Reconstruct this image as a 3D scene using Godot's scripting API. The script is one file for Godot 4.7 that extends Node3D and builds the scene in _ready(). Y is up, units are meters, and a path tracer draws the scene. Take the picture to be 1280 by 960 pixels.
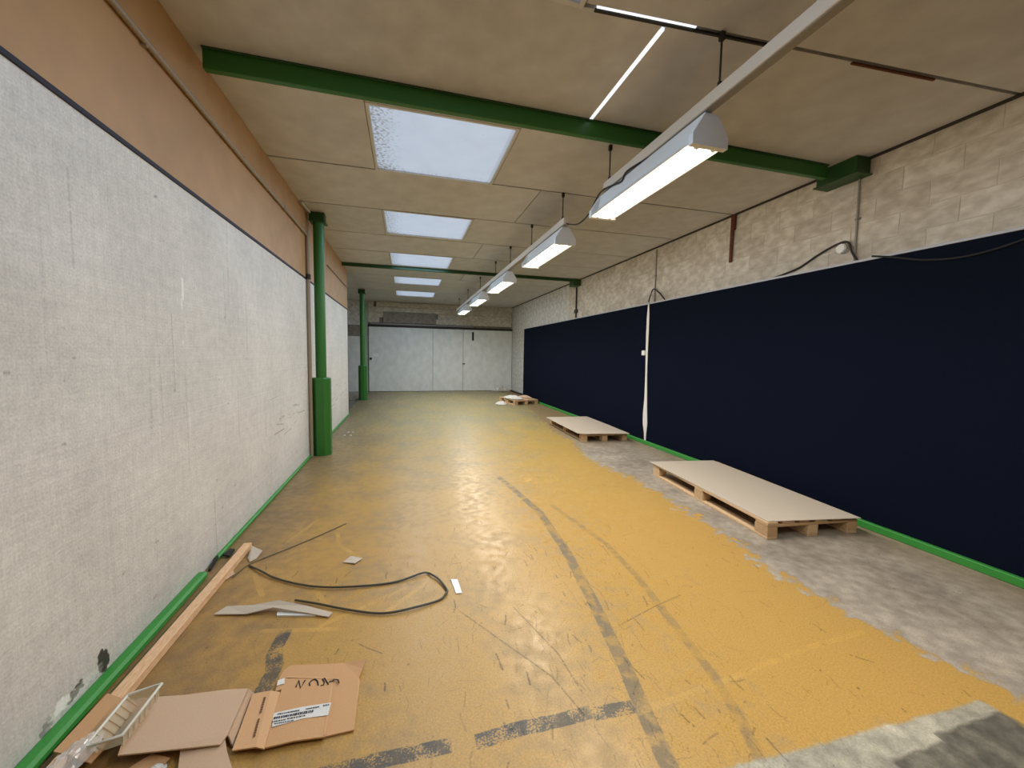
extends Node3D

# ---------- room measures (metres) ----------
const XL := -1.32      # left wall face
const XR := 4.28       # right block wall face
const XP := 4.02       # face of the navy panels
const CH := 3.43       # ceiling
const ZB := -15.9      # back wall
const ZF := 5.0        # wall behind the camera
const ZE := -10.1      # end of the left wall, annex beyond
const XA := -3.2       # annex side wall

var used := {}
var box_cache := {}
var rng := RandomNumberGenerator.new()


# ---------- naming and tagging ----------
func numbered(parent: Node, called: String) -> String:
	var key := str(parent.get_instance_id()) + "/" + called
	var n: int = used.get(key, 0)
	used[key] = n + 1
	return called if n == 0 else "%s_%03d" % [called, n]


func put(called: String, mesh: Mesh, mat: Material, parent: Node3D = self, at := Vector3.ZERO, turn := Vector3.ZERO) -> MeshInstance3D:
	var o := MeshInstance3D.new()
	o.name = numbered(parent, called)
	o.mesh = mesh
	o.material_override = mat
	o.position = at
	o.rotation = turn
	o.cast_shadow = GeometryInstance3D.SHADOW_CASTING_SETTING_ON
	parent.add_child(o, true)
	return o


func base(called: String, at := Vector3.ZERO, turn := Vector3.ZERO, parent: Node3D = self) -> Node3D:
	var o := Node3D.new()
	o.name = numbered(parent, called)
	o.position = at
	o.rotation = turn
	parent.add_child(o, true)
	return o


func tag(o: Node3D, label: String, category: String, group := "") -> Node3D:
	o.set_meta("label", label)
	o.set_meta("category", category)
	if group != "":
		o.set_meta("group", group)
	return o


func structure(o: Node3D, label := "", category := "") -> Node3D:
	o.set_meta("kind", "structure")
	if label != "":
		o.set_meta("label", label)
		o.set_meta("category", category)
	return o


# ---------- mesh helpers ----------
func tri(st: SurfaceTool, a: Vector3, b: Vector3, c: Vector3, out: Vector3, ua := Vector2.ZERO, ub := Vector2.ZERO, uc := Vector2.ZERO) -> void:
	var n := (b - a).cross(c - a)
	if n.length_squared() < 1e-18:
		return
	var flip := n.dot(out) > 0.0
	n = n.normalized()
	if not flip:
		n = -n
	st.set_normal(n)
	st.set_uv(ua)
	st.add_vertex(a)
	st.set_normal(n)
	if flip:
		st.set_uv(uc)
		st.add_vertex(c)
		st.set_normal(n)
		st.set_uv(ub)
		st.add_vertex(b)
	else:
		st.set_uv(ub)
		st.add_vertex(b)
		st.set_normal(n)
		st.set_uv(uc)
		st.add_vertex(c)


func quad(st: SurfaceTool, a: Vector3, b: Vector3, c: Vector3, d: Vector3, out: Vector3) -> void:
	tri(st, a, b, c, out)
	tri(st, a, c, d, out)


func begin() -> SurfaceTool:
	var st := SurfaceTool.new()
	st.begin(Mesh.PRIMITIVE_TRIANGLES)
	return st


func add_box(st: SurfaceTool, c: Vector3, s: Vector3, bev := 0.0) -> void:
	var h := s * 0.5
	var b := minf(bev, minf(h.x, minf(h.y, h.z)) * 0.9)
	for ax in 3:
		var u := (ax + 1) % 3
		var v := (ax + 2) % 3
		for sg in [-1.0, 1.0]:
			var n := Vector3.ZERO
			n[ax] = sg
			var q := []
			for k in [[-1, -1], [1, -1], [1, 1], [-1, 1]]:
				var p := Vector3.ZERO
				p[ax] = sg * h[ax]
				p[u] = k[0] * (h[u] - b)
				p[v] = k[1] * (h[v] - b)
				q.append(c + p)
			quad(st, q[0], q[1], q[2], q[3], n)
	if b <= 0.0:
		return
	for ax in 3:                       # the twelve chamfers, ax is the edge direction
		var u := (ax + 1) % 3
		var v := (ax + 2) % 3
		for su in [-1.0, 1.0]:
			for sv in [-1.0, 1.0]:
				var q := []
				for k in [[-1, 0], [1, 0], [1, 1], [-1, 1]]:
					var p := Vector3.ZERO
					p[ax] = k[0] * (h[ax] - b)
					p[u] = su * (h[u] - (b if k[1] == 0 else 0.0))
					p[v] = sv * (h[v] - (0.0 if k[1] == 0 else b))
					q.append(c + p)
				var n := Vector3.ZERO
				n[u] = su
				n[v] = sv
				quad(st, q[0], q[1], q[2], q[3], n)
	for sx in [-1.0, 1.0]:
		for sy in [-1.0, 1.0]:
			for sz in [-1.0, 1.0]:
				var o := Vector3(sx, sy, sz)
				tri(st, c + o * Vector3(h.x, h.y - b, h.z - b), c + o * Vector3(h.x - b, h.y, h.z - b), c + o * Vector3(h.x - b, h.y - b, h.z), o)


func box(s: Vector3, bev := 0.003) -> ArrayMesh:
	var key := "%.4f %.4f %.4f %.4f" % [s.x, s.y, s.z, bev]
	if not box_cache.has(key):
		var st := begin()
		add_box(st, Vector3.ZERO, s, bev)
		box_cache[key] = st.commit()
	return box_cache[key]


# box from corner to corner
func slab(called: String, lo: Vector3, hi: Vector3, mat: Material, parent: Node3D = self, bev := 0.003) -> MeshInstance3D:
	var off := Vector3.ZERO
	return put(called, box(hi - lo, bev), mat, parent, (lo + hi) * 0.5 - off)


func add_tube(st: SurfaceTool, pts: Array, r: float, sides := 8, squash := 1.0) -> void:
	var n := pts.size()
	var rings := []
	var up := Vector3.UP
	for i in n:
		var t: Vector3 = (pts[mini(i + 1, n - 1)] - pts[maxi(i - 1, 0)]).normalized()
		var ref := up if absf(t.y) < 0.95 else Vector3.RIGHT
		var u := t.cross(ref).normalized()
		var v := u.cross(t).normalized()
		var ring := []
		for k in sides:
			var a := TAU * k / sides
			ring.append([pts[i] + u * cos(a) * r + v * sin(a) * r * squash, (u * cos(a) * squash + v * sin(a)).normalized()])
		rings.append(ring)
	for i in n - 1:
		for k in sides:
			var k2 := (k + 1) % sides
			var q := [rings[i][k], rings[i][k2], rings[i + 1][k2], rings[i + 1][k]]
			var out: Vector3 = q[0][1] + q[1][1]
			for t3 in [[0, 1, 2], [0, 2, 3]]:
				var a: Vector3 = q[t3[0]][0]
				var b: Vector3 = q[t3[1]][0]
				var c: Vector3 = q[t3[2]][0]
				var order := [0, 2, 1] if (b - a).cross(c - a).dot(out) > 0.0 else [0, 1, 2]
				for m in order:
					st.set_normal(q[t3[m]][1])
					st.set_uv(Vector2.ZERO)
					st.add_vertex(q[t3[m]][0])
	for e in [0, n - 1]:
		var dir: Vector3 = (pts[0] - pts[1]) if e == 0 else (pts[n - 1] - pts[n - 2])
		for k in range(1, sides - 1):
			tri(st, rings[e][0][0], rings[e][k][0], rings[e][k + 1][0], dir)


func tube(pts: Array, r: float, sides := 8, squash := 1.0) -> ArrayMesh:
	var st := begin()
	add_tube(st, pts, r, sides, squash)
	return st.commit()


func smooth(pts: Array, per := 6) -> Array:
	var c := Curve3D.new()
	for i in pts.size():
		var a: Vector3 = pts[maxi(i - 1, 0)]
		var b: Vector3 = pts[mini(i + 1, pts.size() - 1)]
		var t := (b - a) / 6.0
		c.add_point(pts[i], -t, t)
	var out := []
	for i in pts.size() - 1:
		for k in per:
			out.append(c.sample(i, float(k) / per))
	out.append(pts[-1])
	return out


# flat profile (x, y) pushed along z from z0 to z1
func extrude(profile: Array, z0: float, z1: float) -> ArrayMesh:
	var st := begin()
	var poly := PackedVector2Array(profile)
	var mid := Vector2.ZERO
	for p in poly:
		mid += p / poly.size()
	var ids := Geometry2D.triangulate_polygon(poly)
	for i in range(0, ids.size(), 3):
		for z in [z0, z1]:
			var a := poly[ids[i]]
			var b := poly[ids[i + 1]]
			var c := poly[ids[i + 2]]
			tri(st, Vector3(a.x, a.y, z), Vector3(b.x, b.y, z), Vector3(c.x, c.y, z), Vector3(0, 0, z - (z0 + z1) * 0.5))
	var cw := Geometry2D.is_polygon_clockwise(poly)
	for i in poly.size():
		var a := poly[i]
		var b := poly[(i + 1) % poly.size()]
		var d := (b - a).orthogonal() * (1.0 if cw else -1.0)
		d = -d if Geometry2D.is_point_in_polygon((a + b) * 0.5 + d.normalized() * 0.0005, poly) else d
		quad(st, Vector3(a.x, a.y, z0), Vector3(b.x, b.y, z0), Vector3(b.x, b.y, z1), Vector3(a.x, a.y, z1), Vector3(d.x, d.y, 0))
	return st.commit()


# a lying sheet: flat list x, z, x, z ...; ys holds one height or one per corner; th is its thickness
func sheet(xz: Array, ys: Array, th: float) -> ArrayMesh:
	var st := begin()
	var poly := PackedVector2Array()
	for i in range(0, xz.size(), 2):
		poly.append(Vector2(xz[i], xz[i + 1]))
	var n := poly.size()
	var top := []
	for i in n:
		top.append(Vector3(poly[i].x, ys[i % ys.size()], poly[i].y))
	var ids := Geometry2D.triangulate_polygon(poly)
	var dn := Vector3(0, -th, 0)
	for i in range(0, ids.size(), 3):
		tri(st, top[ids[i]], top[ids[i + 1]], top[ids[i + 2]], Vector3.UP)
		tri(st, top[ids[i]] + dn, top[ids[i + 1]] + dn, top[ids[i + 2]] + dn, Vector3.DOWN)
	for i in n:
		var a: Vector3 = top[i]
		var b: Vector3 = top[(i + 1) % n]
		var d := (poly[(i + 1) % n] - poly[i]).orthogonal().normalized()
		if Geometry2D.is_point_in_polygon((poly[i] + poly[(i + 1) % n]) * 0.5 + d * 0.0005, poly):
			d = -d
		quad(st, a, b, b + dn, a + dn, Vector3(d.x, 0, d.y))
	return st.commit()


# a flat band along points, w wide, t thick
func band(pts: Array, w: float, t: float) -> ArrayMesh:
	var st := begin()
	var n := pts.size()
	var L := []
	var R := []
	for i in n:
		var d: Vector3 = pts[mini(i + 1, n - 1)] - pts[maxi(i - 1, 0)]
		var s := Vector3(-d.z, 0, d.x).normalized() * w * 0.5
		L.append(pts[i] - s)
		R.append(pts[i] + s)
	var u := Vector3(0, t, 0)
	for i in n - 1:
		quad(st, L[i] + u, R[i] + u, R[i + 1] + u, L[i + 1] + u, Vector3.UP)
		quad(st, L[i], R[i], R[i + 1], L[i + 1], Vector3.DOWN)
		quad(st, L[i], L[i + 1], L[i + 1] + u, L[i] + u, L[i] - R[i])
		quad(st, R[i], R[i + 1], R[i + 1] + u, R[i] + u, R[i] - L[i])
	return st.commit()


# crumpled film or paper over an ellipse on the ground
func crumple(rx: float, rz: float, hgt: float, seed_: int, rough := 1.0, cells := 18) -> ArrayMesh:
	var nz := FastNoiseLite.new()
	nz.seed = seed_
	nz.noise_type = FastNoiseLite.TYPE_CELLULAR
	nz.cellular_return_type = FastNoiseLite.RETURN_DISTANCE
	nz.frequency = 0.16 * rough
	var st := begin()
	var g := []
	for j in cells + 1:
		var row := []
		for i in cells + 1:
			var u := 2.0 * i / cells - 1.0
			var v := 2.0 * j / cells - 1.0
			var q := Vector2(u * sqrt(1.0 - v * v * 0.5), v * sqrt(1.0 - u * u * 0.5))
			var e := 1.0 - q.length_squared() * 0.85
			var y := hgt * e * (0.45 + 0.7 * absf(nz.get_noise_2d(i * 1.7, j * 1.7) + 0.5))
			var wob := 1.0 + 0.22 * nz.get_noise_2d(i * 2.9 + 40.0, j * 2.9)
			row.append(Vector3(q.x * rx * wob, maxf(y, 0.003), q.y * rz * wob))
		g.append(row)
	for j in cells:
		for i in cells:
			quad(st, g[j][i], g[j][i + 1], g[j + 1][i + 1], g[j + 1][i], Vector3.UP)
	return st.commit()


# ---------- materials ----------
func noise(seed_: int, freq: float, oct := 4, kind := FastNoiseLite.TYPE_SIMPLEX_SMOOTH) -> FastNoiseLite:
	var n := FastNoiseLite.new()
	n.seed = seed_
	n.frequency = freq
	n.noise_type = kind
	n.fractal_octaves = oct
	return n


func grain(seed_: int, freq: float, lo: Color, hi: Color, contrast := 1.0, oct := 4, stretch := 1) -> ImageTexture:
	var im := noise(seed_, freq, oct).get_seamless_image(256, 256)
	im.convert(Image.FORMAT_L8)
	var src := im.get_data()
	var out := PackedByteArray()
	out.resize(256 * 256 * 3)
	for y in 256:
		for x in 256:
			var v := clampf((src[y * 256 + (x / stretch)] / 255.0 - 0.5) * contrast + 0.5, 0.0, 1.0)
			var k := (y * 256 + x) * 3
			out[k] = int((lo.r + (hi.r - lo.r) * v) * 255.0)
			out[k + 1] = int((lo.g + (hi.g - lo.g) * v) * 255.0)
			out[k + 2] = int((lo.b + (hi.b - lo.b) * v) * 255.0)
	var res := Image.create_from_data(256, 256, false, Image.FORMAT_RGB8, out)
	return ImageTexture.create_from_image(res)


func plain(c: Color, rough := 0.7, metal := 0.0) -> StandardMaterial3D:
	var m := StandardMaterial3D.new()
	m.albedo_color = c
	m.roughness = rough
	m.metallic = metal
	return m


func tri_mat(tex: Texture2D, scale: Vector3, rough := 0.8, tint := Color.WHITE, bump: Texture2D = null, depth := 0.1, world := true) -> StandardMaterial3D:
	var m := plain(tint, rough)
	m.albedo_texture = tex
	m.uv1_triplanar = true
	m.uv1_world_triplanar = world
	m.uv1_scale = scale
	if bump:
		m.heightmap_enabled = true
		m.heightmap_texture = bump
		m.heightmap_scale = depth
	return m


func c8(r: int, g: int, b: int) -> Color:
	return Color(r / 255.0, g / 255.0, b / 255.0)


# ---------- painting of the two big surfaces ----------
var map_from := Vector2.ZERO
var map_by := Vector2.ONE


func to_px(a: float, b: float) -> Vector2:
	return Vector2((a - map_from.x) * map_by.x, (b - map_from.y) * map_by.y)


func stroke(mask: PackedByteArray, w: int, h: int, pts: Array, r: float, strength: float, drop: float, square := false) -> void:
	var ri := int(ceil(r))
	for i in pts.size() - 1:
		var a: Vector2 = pts[i]
		var b: Vector2 = pts[i + 1]
		var steps := maxi(1, int(a.distance_to(b) / maxf(0.7, r * 0.5)))
		for s in steps:
			if rng.randf() < drop:
				continue
			var p := a.lerp(b, float(s) / steps)
			var v := int(255.0 * strength * rng.randf_range(0.6, 1.0))
			for dy in range(-ri, ri + 1):
				var yy := int(p.y) + dy
				if yy < 0 or yy >= h:
					continue
				for dx in range(-ri, ri + 1):
					var xx := int(p.x) + dx
					if xx < 0 or xx >= w or (not square and dx * dx + dy * dy > r * r + 0.3):
						continue
					var k := yy * w + xx
					if mask[k] < v:
						mask[k] = v


func l8(n: FastNoiseLite, w: int, h: int) -> PackedByteArray:
	var im := n.get_image(w, h, false, false, false)
	im.convert(Image.FORMAT_L8)
	return im.get_data()


func edge_x(z: float) -> float:
	var pts := [[-0.2, 2.6], [-0.9, 2.62], [-1.1, 2.65], [-1.35, 2.55], [-1.6, 2.50], [-1.9, 2.50], [-2.3, 2.50], [-2.6, 2.57], [-3.3, 2.63], [-4.1, 2.68], [-4.9, 2.56], [-5.8, 2.62], [-6.2, 2.75], [-7.5, 2.85], [-9.0, 3.1], [-11.0, 3.4], [-16.0, 3.7]]
	for i in pts.size() - 1:
		if z <= pts[i][0] and z > pts[i + 1][0]:
			return lerpf(pts[i][1], pts[i + 1][1], (z - pts[i][0]) / (pts[i + 1][0] - pts[i][0]))
	return 2.6


func floor_material(w: int, h: int, x0: float, x1: float, z0: float, z1: float, seed_: int, near: bool) -> StandardMaterial3D:
	rng.seed = seed_
	var sx := w / (x1 - x0)
	var sz := h / (z0 - z1)
	map_from = Vector2(x0, z0)
	map_by = Vector2(sx, -sz)
	var lo := l8(noise(seed_, 1.4 / sx, 4), w, h)
	var mid := l8(noise(seed_ + 1, 9.0 / sx, 4), w, h)
	var fine := l8(noise(seed_ + 2, 90.0 / sx, 2), w, h)
	var dark := PackedByteArray()
	dark.resize(w * h)
	var grey := dark.duplicate()
	var lite := dark.duplicate()
	var mm := sx / 1000.0
	# scratches, mostly along the length of the room, and scuffs every way
	for i in (1300 if near else 400):
		var band := rng.randf()
		var x := rng.randf_range(-1.2, 2.5) if band < 0.35 else clampf(rng.randfn(0.85, 0.42), -1.2, 2.6)
		var z := rng.randf_range(z1, z0) if rng.randf() < 0.5 or not near else rng.randf_range(-2.9, z0)
		var ang := rng.randfn(-0.12, 0.22) + (rng.randf_range(0.6, 2.4) if rng.randf() < 0.25 else 0.0)
		var len := rng.randf_range(0.015, 0.10) * (2.2 if rng.randf() < 0.08 else 1.0)
		var p: Vector2 = to_px(x, z)
		var bend := rng.randfn(0, 0.1)
		var q: Vector2 = to_px(x + sin(ang + bend) * len * 0.5, z + cos(ang + bend) * len * 0.5)
		var e: Vector2 = to_px(x + sin(ang) * len, z + cos(ang) * len)
		stroke(dark, w, h, [p, q, e], rng.randf_range(0.3, 0.8) if rng.randf() < 0.85 else 1.3, rng.randf_range(0.15, 0.55), 0.3)
	if near:   # two longer drag marks
		for s in [[[0.30, -2.2], [0.66, -1.62], [0.72, -1.40]], [[0.62, -2.15], [0.74, -1.75], [0.76, -1.5]], [[1.15, -1.86], [1.45, -1.96], [1.68, -2.02]]]:
			var pp := []
			for q in s:
				pp.append(to_px(q[0], q[1]))
			stroke(dark, w, h, pp, 0.9, 0.42, 0.45)
	for i in (700 if near else 300):       # specks
		var p: Vector2 = to_px(rng.randf_range(-1.3, 4.0), rng.randf_range(z1, z0))
		stroke(dark, w, h, [p, p + Vector2(rng.randf_range(-3, 3), rng.randf_range(-2, 2))], rng.randf_range(0.4, 1.5), rng.randf_range(0.2, 0.6), 0.2)
	if near:
		# black rubber scuff curves and pale wheel curves
		var t1 := [[1.10, -4.6], [1.159, -4.187], [1.24, -3.463], [1.19, -2.7], [1.121, -2.188], [1.064, -1.828], [1.02, -1.563], [0.99, -1.427], [0.962, -1.282], [0.934, -1.144], [0.90, -0.9]]
		var t2 := [[1.42, -3.6], [1.55, -2.739], [1.53, -2.272], [1.46, -1.794], [1.41, -1.461], [1.345, -1.219], [1.281, -1.071]]
		for t in [[t1, 38.0, 0.60, 0.03], [t2, 26.0, 0.30, 0.25]]:
			var pp := []
			for q in t[0]:
				pp.append(to_px(q[0], q[1]))
			stroke(grey, w, h, pp, t[1] * mm, t[2], t[3])
		for s in [[[0.29, -1.40], [0.44, -1.412], [0.60, -1.405], [0.745, -1.41]], [[0.785, -1.398], [0.93, -1.388]], [[-0.33, -1.415], [-0.1, -1.42], [0.150, -1.412]], [[-0.625, -2.23], [-0.635, -2.1], [-0.60, -1.98], [-0.615, -1.84]]]:
			var pp := []
			for q in s:
				pp.append(to_px(q[0], q[1]))
			stroke(grey, w, h, pp, 27.0 * mm, 1.0, 0.0, true)
		# bright yellow brush streaks in the worn zone on the left
		for s in [[[-0.9, -3.35], [-0.75, -3.75]], [[-0.55, -3.45], [-0.5, -3.2], [-0.33, -2.97]], [[-0.98, -2.9], [-0.85, -2.62]], [[-0.55, -2.62], [-0.42, -2.35]], [[-0.45, -2.25], [0.0, -2.5]], [[-0.75, -2.28], [-0.35, -2.2]], [[-0.1, -2.3], [0.15, -2.55]], [[0.95, -1.36], [1.4, -1.40], [2.0, -1.47], [2.45, -1.49]]]:
			var pp := []
			for q in s:
				pp.append(to_px(q[0], q[1]))
			stroke(lite, w, h, pp, 16.0 * mm, 0.8 if s[0][0] < 0.5 else 0.4, 0.2)
		for q in [[1.42, -4.5], [1.45, -4.42], [1.40, -4.38], [1.46, -4.30]]:
			var p: Vector2 = to_px(q[0], q[1])
			stroke(lite, w, h, [p, p + Vector2(6, 9)], 10.0, 0.8, 0.1)
	var out := PackedByteArray()
	out.resize(w * h * 3)
	var ro := PackedByteArray()
	ro.resize(w * h)
	var k := 0
	for y in h:
		var z := z0 - (y + 0.5) / sz
		var ex := edge_x(z)
		var farness := clampf((-z - 3.0) / 6.0, 0.0, 1.0)
		var greyness := clampf(1.0 - (-z - 5.6) / 1.6, 0.0, 1.0)   # the bare strip is soiled tan further back
		for x in w:
			var px := x0 + (x + 0.5) / sx
			var a: float = lo[k] / 255.0
			var b: float = mid[k] / 255.0
			var f: float = fine[k] / 255.0 - 0.5
			# yellow paint, worn and soiled
			var worn := clampf((b - 0.46) * 0.9 + (a - 0.5) * 1.0 + farness * 0.75 + clampf((-0.45 - px) * 0.45, 0.0, 0.42), 0.0, 1.0)
			worn = clampf(worn - clampf((px - 1.3) * 0.5, 0.0, 0.6) * clampf((z + 9.5) / 3.5, 0.0, 1.0), 0.0, 1.0)
			var r := 188.0 - 34.0 * worn - 10.0 * farness
			var g := 148.0 - 18.0 * worn + 6.0 * farness
			var bl := 80.0 + 16.0 * worn + 8.0 * farness
			var rough := 0.37 + 0.10 * worn + (b - 0.5) * 0.25
			# bare concrete strip along the right-hand panels
			var dgy := (px - ex + (b - 0.5) * 0.34 + (a - 0.5) * 0.25) * 14.0
			var bare := clampf(dgy, 0.0, 1.0)
			if bare > 0.0:
				var t := 0.46 + (a - 0.5) * 0.5 + (b - 0.5) * 0.5
				var cr := 100.0 * t + 108.0
				var cg := 96.0 * t + 98.0
				var cb := 88.0 * t + 86.0
				var tan := 1.0 - greyness
				tan = maxf(tan, clampf((px - 3.5) * 0.9, 0.0, 0.45))
				cr += (142.0 - cr) * tan
				cg += (120.0 - cg) * tan
				cb += (86.0 - cb) * tan
				r += (cr - r) * bare
				g += (cg - g) * bare
				bl += (cb - bl) * bare
				rough += (0.62 - rough) * bare
			if near:
				# cast patch of paler concrete by the camera's right, with a damp stain
				var ed := minf((z + 1.085 - (px - 1.1) * 0.03 + (b - 0.5) * 0.02) * 60.0, minf((px - 0.95) * 20.0, (2.49 - px + (b - 0.5) * 0.06) * 30.0))
				var pt := clampf(ed, 0.0, 1.0)
				if pt > 0.0:
					var t := 158.0 + (a - 0.5) * 50.0 + (b - 0.5) * 70.0
					var wet := clampf((z + (0.985 if px > 2.06 else 0.955) + (b - 0.5) * 0.03) * 70.0, 0.0, 1.0) * clampf((px - 1.70 + (b - 0.5) * 0.2) * 25.0, 0.0, 1.0)
					t -= wet * 60.0
					r += (t - r) * pt
					g += (t * 0.955 - g) * pt
					bl += (t * 0.84 - bl) * pt
					rough += (0.7 - wet * 0.25 - rough) * pt
			var gm := grey[k] / 255.0
			if gm < 0.66:
				gm *= 0.35 + 0.65 * clampf((b - 0.36) * 5.0, 0.0, 1.0)
			else:
				gm *= clampf((f + b - 0.36) * 14.0, 0.0, 1.0)
			if gm > 0.0:
				r += (92.0 - r) * gm
				g += (86.0 - g) * gm
				bl += (76.0 - bl) * gm
				rough += 0.12 * gm
			var lm := lite[k] / 255.0 * clampf(b * 1.6 - 0.3, 0.0, 1.0)
			r += (216.0 - r) * lm
			g += (172.0 - g) * lm
			bl += (86.0 - bl) * lm
			var dm := dark[k] / 255.0
			if dm > 0.0:
				r -= r * dm * 0.62
				g -= g * dm * 0.60
				bl -= bl * dm * 0.50
				rough += 0.2 * dm
			var soil := clampf((0.15 - px) * 0.9, 0.0, 1.0) * (0.55 + 0.5 * (a - 0.5) + 0.4 * (b - 0.5)) * (1.0 - 0.6 * lm) * (1.0 - bare)
			r -= r * soil * 0.20
			g -= g * soil * 0.26
			bl -= bl * soil * 0.30
			# grime against the kerb and towards the back
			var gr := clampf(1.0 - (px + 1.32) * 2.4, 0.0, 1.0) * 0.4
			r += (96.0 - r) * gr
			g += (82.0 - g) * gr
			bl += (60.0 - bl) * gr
			var v := 1.0 + f * 0.22
			out[k * 3] = int(clampf(r * v, 0.0, 255.0))
			out[k * 3 + 1] = int(clampf(g * v, 0.0, 255.0))
			out[k * 3 + 2] = int(clampf(bl * v, 0.0, 255.0))
			ro[k] = int(clampf(rough + f * 0.15, 0.05, 1.0) * 255.0)
			k += 1
	var m := StandardMaterial3D.new()
	var im := Image.create_from_data(w, h, false, Image.FORMAT_RGB8, out)
	m.albedo_texture = ImageTexture.create_from_image(im)
	m.roughness = 1.0
	m.roughness_texture = ImageTexture.create_from_image(Image.create_from_data(w, h, false, Image.FORMAT_L8, ro))
	m.metallic_specular = 0.45
	return m


func floor_piece(called: String, x0: float, x1: float, z0: float, z1: float, mat: Material, parent: Node3D) -> void:
	var st := begin()
	var a := Vector3(x0, 0, z0)
	var b := Vector3(x1, 0, z0)
	var c := Vector3(x1, 0, z1)
	var d := Vector3(x0, 0, z1)
	tri(st, a, b, c, Vector3.UP, Vector2(0, 0), Vector2(1, 0), Vector2(1, 1))
	tri(st, a, c, d, Vector3.UP, Vector2(0, 0), Vector2(1, 1), Vector2(0, 1))
	var t := Vector3(0, -0.15, 0)
	quad(st, a + t, b + t, c + t, d + t, Vector3.DOWN)
	quad(st, a, b, b + t, a + t, Vector3.BACK)
	quad(st, c, d, d + t, c + t, Vector3.FORWARD)
	quad(st, a, d, d + t, a + t, Vector3.LEFT)
	quad(st, b, c, c + t, b + t, Vector3.RIGHT)
	put(called, st.commit(), mat, parent)


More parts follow.
